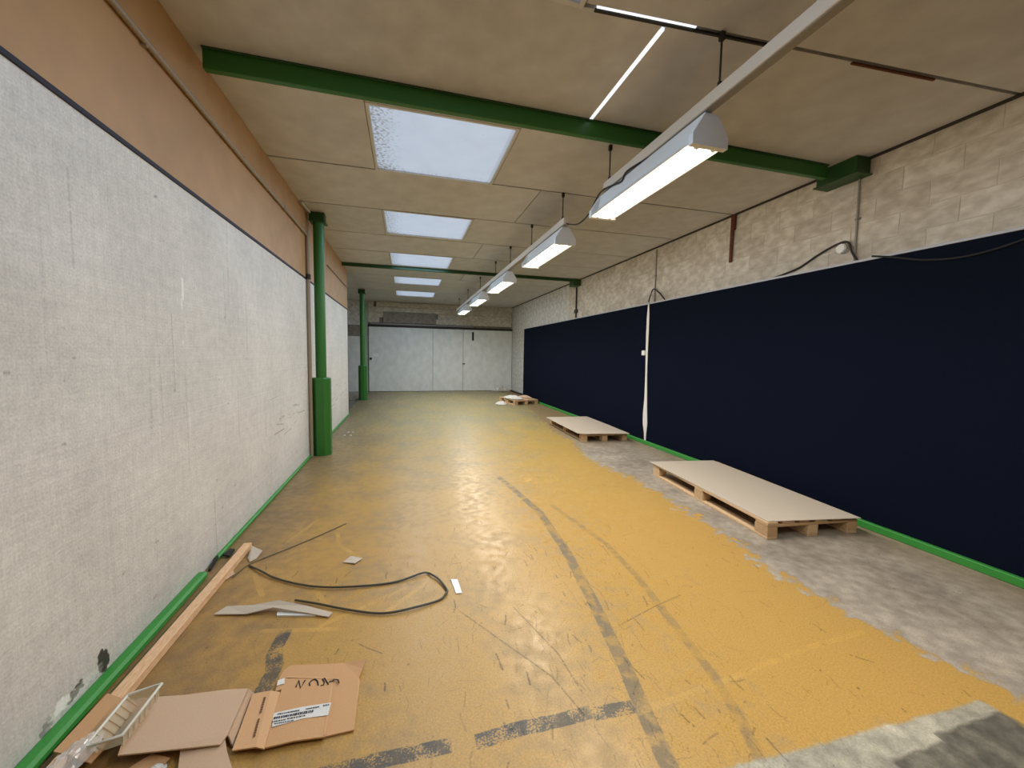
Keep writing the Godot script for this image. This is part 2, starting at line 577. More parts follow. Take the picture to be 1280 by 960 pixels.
func left_wall_material(w: int, h: int, z0: float, z1: float, y1: float) -> StandardMaterial3D:
	rng.seed = 71
	var sz := w / (z0 - z1)
	var sy := h / y1
	map_from = Vector2(z0, y1)
	map_by = Vector2(-sz, -sy)
	var lo := l8(noise(301, 1.1 / sz, 4), w, h)
	var mid := l8(noise(302, 11.0 / sz, 4), w, h)
	var fine := l8(noise(303, 75.0 / sz, 3), w, h)
	var dark := PackedByteArray()
	dark.resize(w * h)
	var lite := dark.duplicate()
	for i in 170:
		var p: Vector2 = to_px(rng.randf_range(z1, z0), rng.randf_range(0.05, y1))
		stroke(dark, w, h, [p, p + Vector2(rng.randf_range(-8, 8), rng.randf_range(-3, 3))], rng.randf_range(0.4, 1.3), rng.randf_range(0.08, 0.34), 0.3)
	for i in 60:   # trolley scuffs, about knee to hip high
		var z := rng.randf_range(-9.6, -4.4)
		var y := clampf(rng.randfn(0.72, 0.16), 0.2, 1.2)
		var p: Vector2 = to_px(z, y)
		stroke(dark, w, h, [p, p + Vector2(rng.randf_range(15, 90), rng.randfn(0, 4))], rng.randf_range(0.5, 1.6), rng.randf_range(0.1, 0.4), 0.45)
	for i in 40:   # faint drips and rubbed verticals
		var p: Vector2 = to_px(rng.randf_range(z1, z0), rng.randf_range(0.4, y1))
		stroke(dark, w, h, [p, p + Vector2(rng.randfn(0, 2), rng.randf_range(20, 120))], rng.randf_range(0.4, 1.4), 0.13, 0.5)
	for q in [[-2.90, 1.93, 1.80, 0.9], [-2.885, 1.80, 1.74, 0.6], [-2.88, 1.55, 1.53, 0.6], [-2.92, 0.95, 1.16, 0.22]]:
		stroke(lite, w, h, [to_px(q[0], q[1]), to_px(q[0], q[2])], 2.0, q[3], 0.06)
	stroke(dark, w, h, [to_px(-2.89, 1.35), to_px(-2.89, 0.72)], 0.8, 0.28, 0.35)
	# broken plaster low down by the camera
	for i in 190:
		var e := Vector2(rng.randf_range(-1, 1), rng.randf_range(-1, 1))
		if e.length() > 1.0:
			continue
		var p: Vector2 = to_px(-2.098 + e.x * 0.030 + e.y * 0.006, 0.090 + e.y * 0.050)
		stroke(dark, w, h, [p, p + Vector2(rng.randf_range(-2, 2), rng.randf_range(-2, 2))], 1.6, 0.92, 0.0)
	for i in 40:
		var f := rng.randf()
		var p: Vector2 = to_px(lerpf(-1.97, -1.905, f) + rng.randfn(0, 0.007), lerpf(0.092, 0.066, f) + rng.randfn(0, 0.009))
		stroke(dark, w, h, [p, p + Vector2(3, 1)], 1.3, 0.72, 0.0)
	for i in 70:
		var p: Vector2 = to_px(-1.868 + rng.randfn(0, 0.015), 0.082 + rng.randfn(0, 0.013))
		stroke(lite, w, h, [p, p + Vector2(2, 1)], 1.5, 0.97, 0.0)
	for i in 80:
		var f := rng.randf()
		var p: Vector2 = to_px(lerpf(-2.08, -1.80, f), lerpf(0.065, 0.052, f) + rng.randf_range(-0.005, 0.03))
		stroke(lite, w, h, [p, p + Vector2(4, 1)], 1.4, 0.34, 0.2)
	for i in 30:
		var p: Vector2 = to_px(-1.80 + rng.randfn(0, 0.012), 0.045 + rng.randfn(0, 0.02))
		stroke(dark, w, h, [p, p + Vector2(2, 3)], 1.6, 0.35, 0.1)
	var out := PackedByteArray()
	out.resize(w * h * 3)
	var hm := PackedByteArray()
	hm.resize(w * h)
	var colw := PackedFloat32Array()
	for x in w:
		colw.append(rng.randf())
	var roww := PackedFloat32Array()
	for y in h:
		roww.append(rng.randf())
	var k := 0
	for y in h:
		var yy := y1 - (y + 0.5) / sy
		for x in w:
			var zz := z0 - (x + 0.5) / sz
			var a: float = lo[k] / 255.0 - 0.5
			var b: float = mid[k] / 255.0 - 0.5
			var f: float = fine[k] / 255.0 - 0.5
			var weave := (colw[x] + roww[y] - 1.0) * 0.5
			var v := 1.0 + a * 0.11 + b * 0.09 + f * 0.17 + weave * 0.07
			var soil := clampf(0.5 - yy, 0.0, 0.5) * 0.12
			v -= soil
			var r := 217.0 * v
			var g := 211.0 * v
			var bl := 202.0 * v
			var dm := dark[k] / 255.0
			r -= (r - 46.0) * dm
			g -= (g - 44.0) * dm
			bl -= (bl - 34.0) * dm
			var lm := lite[k] / 255.0
			r += (252.0 - r) * lm
			g += (248.0 - g) * lm
			bl += (240.0 - bl) * lm
			out[k * 3] = int(clampf(r, 0.0, 255.0))
			out[k * 3 + 1] = int(clampf(g, 0.0, 255.0))
			out[k * 3 + 2] = int(clampf(bl, 0.0, 255.0))
			hm[k] = int(clampf(0.55 + f * 0.8 + b * 0.3 + weave * 0.3 - dm * 0.5, 0.0, 1.0) * 255.0)
			k += 1
	var m := StandardMaterial3D.new()
	m.albedo_texture = ImageTexture.create_from_image(Image.create_from_data(w, h, false, Image.FORMAT_RGB8, out))
	m.roughness = 0.85
	m.heightmap_enabled = true
	m.heightmap_texture = ImageTexture.create_from_image(Image.create_from_data(w, h, false, Image.FORMAT_L8, hm))
	m.heightmap_scale = 0.16
	return m


var M := {}


func make_materials() -> void:
	var soft := grain(11, 0.02, Color(0.93, 0.925, 0.92), Color(1, 1, 1), 1.2)
	var stain := grain(12, 0.022, Color(0.86, 0.845, 0.82), Color(1, 1, 1), 1.4, 5)
	var fine := grain(13, 0.16, Color(0.91, 0.91, 0.90), Color(1, 1, 1), 1.2, 3)
	var bumpy := grain(14, 0.1, Color.BLACK, Color.WHITE, 1.5, 4)
	var wood := grain(15, 0.05, Color(0.88, 0.84, 0.78), Color(1, 1, 1), 1.3, 4, 1)
	var cloth := grain(16, 0.25, Color(0.6, 0.6, 0.62), Color(1, 1, 1), 1.6, 3)
	M.ceiling = tri_mat(soft, Vector3(0.55, 0.55, 0.55), 0.55, c8(208, 206, 204))
	M.ceiling_b = tri_mat(soft, Vector3(0.7, 0.7, 0.7), 0.55, c8(203, 201, 199))
	M.roof = plain(c8(70, 62, 54), 0.95)
	M.tan = tri_mat(soft, Vector3(0.5, 0.5, 0.5), 0.6, c8(184, 141, 92))
	M.shell = plain(c8(168, 160, 148), 0.9)
	M.block = []
	for t in [[222, 214, 200], [217, 209, 195], [227, 220, 207], [211, 202, 188]]:
		M.block.append(tri_mat(stain, Vector3(0.9, 1.6, 0.9), 0.88, c8(t[0], t[1], t[2]), bumpy, 0.12))
	M.mortar = plain(c8(208, 202, 188), 0.95)
	M.whiteblock = tri_mat(stain, Vector3(0.8, 1.2, 0.8), 0.85, c8(222, 222, 220), bumpy, 0.12)
	M.greyblock = tri_mat(stain, Vector3(0.9, 1.4, 0.9), 0.9, c8(150, 144, 132), bumpy, 0.12)
	M.door = tri_mat(soft, Vector3(0.6, 0.45, 0.6), 0.6, c8(228, 230, 226))
	M.navy = tri_mat(cloth, Vector3(5, 5, 5), 0.95, c8(24, 30, 46), cloth, 0.12)
	M.navy.metallic_specular = 0.12
	M.green = tri_mat(fine, Vector3(2, 2, 2), 0.42, c8(46, 112, 40))
	M.greenlight = tri_mat(fine, Vector3(2, 2, 2), 0.5, c8(58, 148, 58))
	M.greendark = tri_mat(fine, Vector3(2, 2, 2), 0.45, c8(34, 76, 28))
	M.palegreen = plain(c8(150, 172, 140), 0.6)
	M.pipe = plain(c8(150, 134, 112), 0.5)
	M.greypipe = plain(c8(150, 146, 138), 0.5)
	M.trim = plain(c8(28, 26, 40), 0.7)
	M.ledge = plain(c8(176, 182, 196), 0.5)
	M.rust = tri_mat(stain, Vector3(4, 4, 4), 0.85, c8(104, 58, 34))
	M.steel = plain(c8(120, 116, 108), 0.4, 0.6)
	M.darksteel = plain(c8(52, 47, 42), 0.6, 0.3)
	M.cable = plain(c8(42, 38, 36), 0.6)
	M.whitecable = plain(c8(226, 224, 216), 0.5)
	M.trunk = plain(c8(228, 214, 192), 0.5)
	M.white = plain(c8(236, 236, 232), 0.4)
	M.tube = plain(Color(1, 1, 1), 0.3)
	M.tube.emission_enabled = true
	M.tube.emission = Color(1.0, 0.97, 0.92)
	M.tube.emission_energy_multiplier = 5.0
	var pd := PackedByteArray()
	pd.resize(192 * 192 * 3)
	var pn := l8(noise(21, 0.02, 4), 192, 192)
	var pf := l8(noise(22, 0.16, 3), 192, 192)
	for y in 192:
		for x in 192:
			var soil := clampf(1.0 - x / 46.0, 0.0, 1.0) + clampf((y - 168) / 30.0, 0.0, 1.0) * 0.7
			var v := 0.97 + (pn[y * 192 + x] / 255.0 - 0.5) * 0.06
			v -= clampf((pf[y * 192 + x] / 255.0 - 0.66 + soil * 0.24) * 3.0, 0.0, 1.0) * 0.55 * clampf(soil * 1.5, 0.0, 1.0)
			v -= clampf((pf[y * 192 + x] / 255.0 - 0.86) * 4.0, 0.0, 0.2)
			v = clampf(v, 0.2, 1.0) * (0.90 if x > 186 or y < 4 else 1.0)
			for c in 3:
				pd[(y * 192 + x) * 3 + c] = int(v * 255.0)
	var dirt := ImageTexture.create_from_image(Image.create_from_data(192, 192, false, Image.FORMAT_RGB8, pd))
	M.pane = plain(c8(150, 156, 164), 0.3)
	M.pane.emission_enabled = true
	M.pane.emission_texture = dirt
	M.pane.emission_operator = BaseMaterial3D.EMISSION_OP_MULTIPLY
	M.pane.emission = Color(0.76, 0.83, 0.93)
	M.pane.emission_energy_multiplier = 0.72
	M.gap = plain(Color(1, 1, 1), 0.4)
	M.gap.emission_enabled = true
	M.gap.emission = Color(0.92, 0.96, 1.0)
	M.gap.emission_energy_multiplier = 0.95
	M.frame = plain(c8(206, 204, 200), 0.5)
	M.pallet = []
	for t in [[222, 190, 150], [210, 178, 138], [200, 166, 126]]:
		M.pallet.append(tri_mat(wood, Vector3(9, 9, 1.6), 0.85, c8(t[0], t[1], t[2]), null, 0.1, false))
	M.timber = tri_mat(wood, Vector3(9, 9, 1.2), 0.7, c8(240, 198, 156), null, 0.1, false)
	M.board = tri_mat(fine, Vector3(5, 5, 5), 0.85, c8(204, 188, 168))
	M.kraft = tri_mat(fine, Vector3(5, 5, 5), 0.8, c8(208, 160, 112))
	M.kraftlite = tri_mat(fine, Vector3(5, 5, 5), 0.8, c8(220, 172, 124))
	M.kraftdull = tri_mat(fine, Vector3(5, 5, 5), 0.85, c8(212, 178, 146))
	M.paper = tri_mat(fine, Vector3(3, 3, 3), 0.7, c8(226, 222, 214))
	M.print = plain(c8(58, 54, 60), 0.8)
	M.brownprint = plain(c8(112, 78, 56), 0.85)
	M.ink = plain(c8(30, 24, 22), 0.8)
	M.strap = plain(c8(60, 54, 36), 0.4)
	M.film = plain(Color(0.88, 0.86, 0.82, 0.45), 0.15)
	M.film.transparency = BaseMaterial3D.TRANSPARENCY_ALPHA
	M.tray = plain(Color(0.84, 0.79, 0.68, 0.5), 0.2)
	M.traywhite = plain(Color(0.93, 0.91, 0.84, 0.85), 0.25)
	M.traywhite.transparency = BaseMaterial3D.TRANSPARENCY_ALPHA
	M.tray.transparency = BaseMaterial3D.TRANSPARENCY_ALPHA
	M.dark = plain(c8(40, 38, 34), 0.9)


# ---------- builders ----------
func light_fitting(z_near: float, z_far: float, label: String, power: float) -> void:
	var L := z_near - z_far
	var o := base("fluorescent_light", Vector3(1.83, 2.80, (z_near + z_far) * 0.5))
	tag(o, label, "light", "twin tube lights in a row under the trunking")
	var h := L * 0.5
	put("housing", extrude([Vector2(-0.045, 0.21), Vector2(0.045, 0.21), Vector2(0.06, 0.09), Vector2(-0.06, 0.09)], -h + 0.02, h - 0.02), M.white, o)
	put("reflector", extrude([Vector2(-0.125, 0.03), Vector2(-0.118, 0.026), Vector2(-0.055, 0.085), Vector2(0.055, 0.085), Vector2(0.118, 0.026), Vector2(0.125, 0.03), Vector2(0.062, 0.096), Vector2(-0.062, 0.096)], -h + 0.03, h - 0.03), M.white, o)
	for s in [-1.0, 1.0]:
		put("tube", tube([Vector3(s * 0.062, 0.032, -h + 0.05), Vector3(s * 0.062, 0.032, h - 0.05)], 0.019, 12), M.tube, o)
	for s in [-1.0, 1.0]:
		put("end_cap", extrude([Vector2(-0.05, 0.20), Vector2(0.05, 0.20), Vector2(0.13, 0.075), Vector2(0.13, 0.01), Vector2(-0.13, 0.01), Vector2(-0.13, 0.075)], s * (h - 0.03) - 0.02, s * (h - 0.03) + 0.02), M.white, o)
		for t in [-1.0, 1.0]:
			put("lamp_holder", box(Vector3(0.03, 0.05, 0.02), 0.004), M.white, o, Vector3(t * 0.062, 0.035, s * (h - 0.062)))
		put("clip", box(Vector3(0.05, 0.012, 0.03), 0.003), M.steel, o, Vector3(0.0, 0.216, s * h * 0.6))
	for s in [-1.0, 1.0]:
		var a := AreaLight3D.new()
		a.name = "lamp_light" if s < 0 else "lamp_light_001"
		a.area_size = Vector2(0.1, L - 0.12)
		a.area_normalize_energy = true
		a.light_color = Color(1.0, 0.98, 0.945)
		a.light_energy = power * 0.5
		a.area_range = 40.0
		a.shadow_enabled = true
		a.basis = Basis(Vector3.BACK, s * deg_to_rad(20.0)) * Basis(Vector3.RIGHT, -PI / 2)
		a.position = Vector3(s * 0.06, -0.024, 0)
		o.add_child(a)


func skylight(n: int, z0: float, z1: float) -> void:
	var x0 := -0.27
	var x1 := 0.93
	var o := base("window_%d" % n, Vector3.ZERO)
	structure(o)
	# upstand of the opening
	slab("upstand", Vector3(x0 - 0.03, CH - 0.004, z1 - 0.03), Vector3(x0, CH + 0.2, z0 + 0.03), M.frame, o)
	slab("upstand", Vector3(x1, CH - 0.004, z1 - 0.03), Vector3(x1 + 0.03, CH + 0.2, z0 + 0.03), M.frame, o)
	slab("upstand", Vector3(x0, CH - 0.004, z1 - 0.03), Vector3(x1, CH + 0.2, z1), M.frame, o)
	slab("upstand", Vector3(x0, CH - 0.004, z0), Vector3(x1, CH + 0.2, z0 + 0.03), M.frame, o)
	var st := begin()
	var q := [Vector3(x0, CH + 0.012, z0), Vector3(x1, CH + 0.012, z0), Vector3(x1, CH + 0.012, z1), Vector3(x0, CH + 0.012, z1)]
	tri(st, q[0], q[1], q[2], Vector3.DOWN, Vector2(0, 0), Vector2(1, 0), Vector2(1, 1))
	tri(st, q[0], q[2], q[3], Vector3.DOWN, Vector2(0, 0), Vector2(1, 1), Vector2(0, 1))
	var u := Vector3(0, 0.012, 0)
	quad(st, q[0] + u, q[1] + u, q[2] + u, q[3] + u, Vector3.UP)
	put("pane", st.commit(), M.pane, o)
	var a := AreaLight3D.new()
	a.name = "daylight"
	a.area_size = Vector2(1.1, absf(z1 - z0) - 0.1)
	a.area_normalize_energy = true
	a.light_color = Color(0.72, 0.86, 1.0)
	a.light_energy = 2.4
	a.area_range = 40.0
	a.shadow_enabled = true
	a.rotation = Vector3(-PI / 2, 0, 0)
	a.position = Vector3((x0 + x1) * 0.5, CH + 0.004, (z0 + z1) * 0.5)
	o.add_child(a)


func pallet(at: Vector3, turn: float, w: float, l: float, label: String) -> Node3D:
	var o := base("wooden_pallet", at, Vector3(0, turn, 0))
	tag(o, label, "pallet", "wooden pallets along the navy wall")
	for i in 3:
		var x := (i - 1) * (w * 0.5 - 0.05)
		put("skid_board", box(Vector3(0.1, 0.022, l), 0.003), M.pallet[i % 2], o, Vector3(x, 0.011, 0))
		for j in 3:
			var z := (j - 1) * (l * 0.5 - 0.07)
			put("block", box(Vector3(0.1, 0.078, 0.14), 0.004), M.pallet[(i + j) % 3], o, Vector3(x, 0.0615, z))
	for j in 3:
		put("cross_board", box(Vector3(w, 0.022, 0.13), 0.003), M.pallet[j % 3], o, Vector3(0, 0.1115, (j - 1) * (l * 0.5 - 0.066)))
	var n := 6
	for i in n:
		var bw := 0.1 if i % 2 == 0 else 0.12
		var x := lerpf(-w * 0.5 + 0.05, w * 0.5 - 0.05, float(i) / (n - 1))
		put("deck_board", box(Vector3(bw, 0.022, l - 0.012 * (i % 3)), 0.003), M.pallet[(i * 2) % 3], o, Vector3(x, 0.1335, 0))
	return o


func column(at: Vector3, sleeve_h: float, label: String) -> void:
	var o := base("steel_column", at)
	tag(o, label, "column", "green steel columns")
	var st := begin()
	var prof := 8
	var ring := []
	for k in prof:
		var a := TAU * (k + 0.5) / prof
		ring.append(Vector3(cos(a), 0, sin(a)))
	for k in prof:
		var p: Vector3 = ring[k] * 0.133
		var q: Vector3 = ring[(k + 1) % prof] * 0.133
		var u := Vector3(0, sleeve_h, 0)
		quad(st, p, q, q + u, p + u, p + q)
		var p2: Vector3 = ring[k] * 0.118 + Vector3(0, sleeve_h + 0.014, 0)
		var q2: Vector3 = ring[(k + 1) % prof] * 0.118 + Vector3(0, sleeve_h + 0.014, 0)
		quad(st, p + u, q + u, q2, p2, p + q + Vector3.UP)
		tri(st, p2, q2, Vector3(0, sleeve_h + 0.014, 0), Vector3.UP)
	put("sleeve", st.commit(), M.green, o)
	put("shaft", tube([Vector3(0, sleeve_h, 0), Vector3(0, 3.30, 0)], 0.071, 28), M.green, o)
	put("head_plate", box(Vector3(0.21, 0.016, 0.21), 0.003), M.greendark, o, Vector3(0, 3.30, 0))
	put("head", box(Vector3(0.2, 0.12, 0.13), 0.006), M.greendark, o, Vector3(-0.01, 3.365, 0))
	put("bolt", tube([Vector3(0.06, 3.37, 0.06), Vector3(0.06, 3.37, 0.075)], 0.014, 6), M.greendark, o)


func blocks(parent: Node3D, called: String, along: Vector3, origin: Vector3, out: Vector3, length: float, height: float, mats: Array, seed_: int, recess := false) -> int:
	rng.seed = seed_
	var rows := int(round(height / 0.2))
	var rh := height / rows
	var n := 0
	for r in rows:
		var s := -0.2 if r % 2 else 0.0
		while s < length - 0.02:
			var a := maxf(s, 0.0)
			var b := minf(s + 0.4, length)
			s += 0.4
			if b - a < 0.05:
				continue
			var mid := (a + b) * 0.5
			if recess and in_recess(mid - 1.35, r):
				continue
			var size := Vector3(0.06, rh - 0.004, b - a - 0.004) if absf(along.z) > 0.5 else Vector3(b - a - 0.004, rh - 0.004, 0.06)
			var o := put(called, box(size, 0.0035), mats[rng.randi() % mats.size()], parent, origin + along * mid + Vector3(0, (r + 0.5) * rh, 0) - out * (0.03 + rng.randf_range(0.0, 0.003)))
			n += 1
	return n


func in_recess(x: float, row: int) -> bool:
	return (x > -0.82 and x < 1.2 and row < 2) or (row == 3 and x > -1.0 and x < 2.9)


func _ready() -> void:
	# ----- camera, sky, exposure -----
	var cam := Camera3D.new()
	cam.name = "camera"
	cam.fov = rad_to_deg(2.0 * atan(480.0 / 492.06))
	cam.near = 0.05
	cam.far = 100.0
	cam.position = Vector3(0, 1.5, 0)
	cam.basis = Basis(Vector3.UP, deg_to_rad(-15.2043)) * Basis(Vector3.RIGHT, deg_to_rad(-4.2524)) * Basis(Vector3.BACK, deg_to_rad(0.9963))
	add_child(cam)
	cam.current = true
	var we := WorldEnvironment.new()
	we.name = "environment"
	var env := Environment.new()
	var sky := Sky.new()
	var sm := ProceduralSkyMaterial.new()
	sm.sky_top_color = c8(176, 190, 206)
	sm.sky_horizon_color = c8(206, 212, 218)
	sm.ground_bottom_color = c8(110, 108, 104)
	sm.ground_horizon_color = c8(190, 194, 198)
	sky.sky_material = sm
	env.sky = sky
	env.background_mode = Environment.BG_SKY
	env.tonemap_mode = Environment.TONE_MAPPER_LINEAR
	env.tonemap_exposure = 1.0
	env.sdfgi_enabled = true
	env.ssao_enabled = true
	env.ssil_enabled = true
	we.environment = env
	add_child(we)
	make_materials()

	setting()
	ceiling()
	steelwork()
	lights()
	right_wall_things()
	left_wall_things()
	pallets()
	litter()


func setting() -> void:
	# floor
	var f := base("floor")
	structure(f)
	var near := floor_material(1920, 1920, -1.4, 4.3, -0.6, -6.2, 5, true)
	var far := floor_material(1024, 1024, -1.4, 4.3, -6.2, -16.1, 9, false)
	floor_piece("floor_slab", -1.4, 4.3, -0.6, -6.2, near, f)
	floor_piece("floor_slab", -1.4, 4.3, -6.2, -16.1, far, f)
	var dull := tri_mat(grain(31, 0.03, Color(0.7, 0.68, 0.62), Color.WHITE, 1.6), Vector3(0.8, 0.8, 0.8), 0.5, c8(176, 130, 60))
	var bare := tri_mat(grain(32, 0.03, Color(0.7, 0.68, 0.62), Color.WHITE, 1.6), Vector3(0.8, 0.8, 0.8), 0.7, c8(112, 108, 98))
	slab("floor_slab", Vector3(-1.4, -0.15, -0.6), Vector3(4.3, 0.0, ZF + 0.1), dull, f, 0.0)
	slab("floor_slab", Vector3(XA - 0.1, -0.15, -16.1), Vector3(-1.4, 0.0, ZE + 0.3), bare, f, 0.0)

	# left wall: papered lower part, tan boarding above
	var wl := base("wall_left")
	structure(wl)
	slab("core", Vector3(XL - 0.22, 0, ZE), Vector3(XL - 0.012, CH + 0.25, ZF), M.shell, wl)
	var z0 := -1.4
	var st := begin()
	var y1 := 2.485
	var a := Vector3(XL, 0, z0)
	var b := Vector3(XL, 0, ZE)
	var c := Vector3(XL, y1, ZE)
	var d := Vector3(XL, y1, z0)
	tri(st, a, b, c, Vector3.RIGHT, Vector2(0, 1), Vector2(1, 1), Vector2(1, 0))
	tri(st, a, c, d, Vector3.RIGHT, Vector2(0, 1), Vector2(1, 0), Vector2(0, 0))
	var t := Vector3(-0.0115, 0, 0)
	quad(st, b, c, c + t, b + t, Vector3.FORWARD)
	quad(st, c, d, d + t, c + t, Vector3.UP)
	quad(st, a, d, d + t, a + t, Vector3.BACK)
	quad(st, a, b, b + t, a + t, Vector3.DOWN)
	put("papered_panel", st.commit(), left_wall_material(2048, 580, z0, ZE, y1), wl)
	var ptail := tri_mat(grain(33, 0.06, Color(0.85, 0.85, 0.85), Color.WHITE), Vector3(1, 1, 1), 0.85, c8(217, 211, 202))
	slab("papered_panel", Vector3(XL - 0.0115, 0, z0), Vector3(XL, y1, ZF), ptail, wl, 0.0)
	slab("boarding", Vector3(XL - 0.0115, 2.51, -6.29), Vector3(XL + 0.002, CH - 0.002, ZF), M.tan, wl, 0.002)
	slab("boarding", Vector3(XL - 0.0115, 2.51, ZE), Vector3(XL + 0.002, CH - 0.002, -6.30), M.tan, wl, 0.002)
	slab("dividing_strip", Vector3(XL - 0.0115, 2.485, ZE), Vector3(XL + 0.008, 2.51, ZF), M.trim, wl, 0.002)
	slab("edge_strip", Vector3(XL - 0.03, 0.0, ZE - 0.03), Vector3(XL + 0.006, 2.485, ZE), M.darksteel, wl, 0.002)
	var bl := base("baseboard_left")
	structure(bl)
	slab("kerb_board", Vector3(XL + 0.0005, 0, -2.93), Vector3(XL + 0.062, 0.046, ZF), M.greenlight, bl, 0.012)
	put("kerb_board", box(Vector3(0.03, 0.03, 6.95), 0.008), M.greenlight, bl, Vector3(XL + 0.017, 0.015, -6.62))
	put("broken_end", box(Vector3(0.014, 0.03, 0.16), 0.006), M.dark, bl, Vector3(XL + 0.03, 0.018, -3.08), Vector3(0.12, 0.08, 0))

	# right wall: painted blockwork above the navy panels
	var wr := base("wall_right")
	structure(wr)
	slab("core", Vector3(XR + 0.006, 0, ZB - 0.3), Vector3(XR + 0.3, CH + 0.25, ZF), M.mortar, wr, 0.0)
	blocks(wr, "concrete_block", Vector3(0, 0, -1), Vector3(XR, 2.43, -0.8), Vector3(-1, 0, 0), 9.2, 1.0, M.block, 41)
	var far_st := begin()
	rng.seed = 42
	for r in 17:
		for i in 15:
			var zc := -10.0 - 0.2 - 0.4 * i - (0.2 if r % 2 else 0.0)
			if zc < ZB + 0.1 or (r < 12 and zc > -13.0):
				continue
			add_box(far_st, Vector3(XR + 0.03 + rng.randf_range(0, 0.004), (r + 0.5) * CH / 17.0, zc), Vector3(0.06, CH / 17.0 - 0.007, 0.393), 0.006)
	put("blockwork", far_st.commit(), M.whiteblock, wr).set_meta("kind", "stuff")
	var st_rear := slab("blockwork", Vector3(XR, 0, -0.8), Vector3(XR + 0.006, CH, ZF), M.block[0], wr, 0.0)

	# back wall with sliding doors, rail and rough blockwork
	var wb := base("wall_back")
	structure(wb)
	slab("core", Vector3(XA - 0.2, 0, ZB - 0.35), Vector3(XR + 0.3, CH + 0.25, ZB - 0.075), M.greyblock, wb, 0.0)
	blocks(wb, "concrete_block", Vector3(1, 0, 0), Vector3(-1.35, 2.63, ZB), Vector3(0, 0, 1), 5.63, 0.8, [M.block[1], M.block[3], M.block[3], M.block[0]], 43, true)
	slab("infill_panel", Vector3(-0.81, 2.64, ZB - 0.06), Vector3(1.18, 3.06, ZB + 0.008), M.greyblock, wb)
	slab("lintel", Vector3(-1.05, 3.235, ZB - 0.06), Vector3(2.92, 3.42, ZB + 0.03), M.block[1], wb, 0.01)
	slab("beam_pipe", Vector3(-1.28, 2.555, ZB - 0.05), Vector3(2.64, 2.615, ZB + 0.05), M.greypipe, wb, 0.01)
	slab("facing", Vector3(XA, 2.52, ZB - 0.074), Vector3(-1.36, CH, ZB), M.whiteblock, wb)
	slab("concrete_band", Vector3(XA, 2.1, ZB - 0.074), Vector3(-1.36, 2.515, ZB + 0.02), M.greyblock, wb)
	slab("facing_panel", Vector3(XA, 0.0, ZB - 0.074), Vector3(-1.36, 2.095, ZB), M.door, wb)
	var wa := base("wall_annex")
	structure(wa)
	slab("plaster", Vector3(XA - 0.2, 0, ZB), Vector3(XA, CH + 0.25, ZE + 0.3), M.shell, wa)
	slab("plaster", Vector3(XA - 0.2, 0, ZE + 0.02), Vector3(XL - 0.23, CH + 0.25, ZE + 0.3), M.shell, wa)
	slab("concrete_plinth", Vector3(-2.6, 0.0, -14.9), Vector3(-1.52, 0.10, -13.0), M.greyblock, wa)
	var leaves := [[-1.33, 1.045], [1.055, 2.245], [2.253, 4.27]]
	for i in 3:
		var dr := base("door_%d" % (i + 1))
		structure(dr)
		slab("leaf", Vector3(leaves[i][0], 0.012, ZB + (0.02 if i != 1 else 0.0)), Vector3(leaves[i][1], 2.47, ZB + (0.065 if i != 1 else 0.05)), M.door, dr, 0.006)
		if i == 0:
			slab("door_handle", Vector3(-1.30, 1.22, ZB + 0.065), Vector3(-1.22, 1.30, ZB + 0.10), M.darksteel, dr)
			slab("notice_plate", Vector3(-1.18, 1.34, ZB + 0.065), Vector3(-0.98, 1.46, ZB + 0.07), M.white, dr)
		if i == 2:
			slab("drop_bolt", Vector3(2.60, 2.04, ZB + 0.065), Vector3(2.67, 2.38, ZB + 0.095), M.dark, dr)
			slab("latch", Vector3(2.22, 1.08, ZB + 0.065), Vector3(2.32, 1.12, ZB + 0.085), M.darksteel, dr)
	var rail := base("trim_1")
	structure(rail)
	slab("sliding_rail", Vector3(-1.36, 2.478, ZB - 0.06), Vector3(XR, 2.545, ZB + 0.09), M.darksteel, rail)
	slab("post", Vector3(-1.50, 0, ZB - 0.02), Vector3(-1.365, 3.38, ZB + 0.06), M.palegreen, rail)
	# wall behind the camera
	var wf := base("wall_front")
	structure(wf)
	slab("plaster", Vector3(XL - 0.22, 0, ZF), Vector3(XR + 0.3, CH + 0.25, ZF + 0.2), M.shell, wf)


func joint_z(j: Array, x: float) -> float:
	return lerpf(j[0], j[1], (x - XL) / (XR - XL))


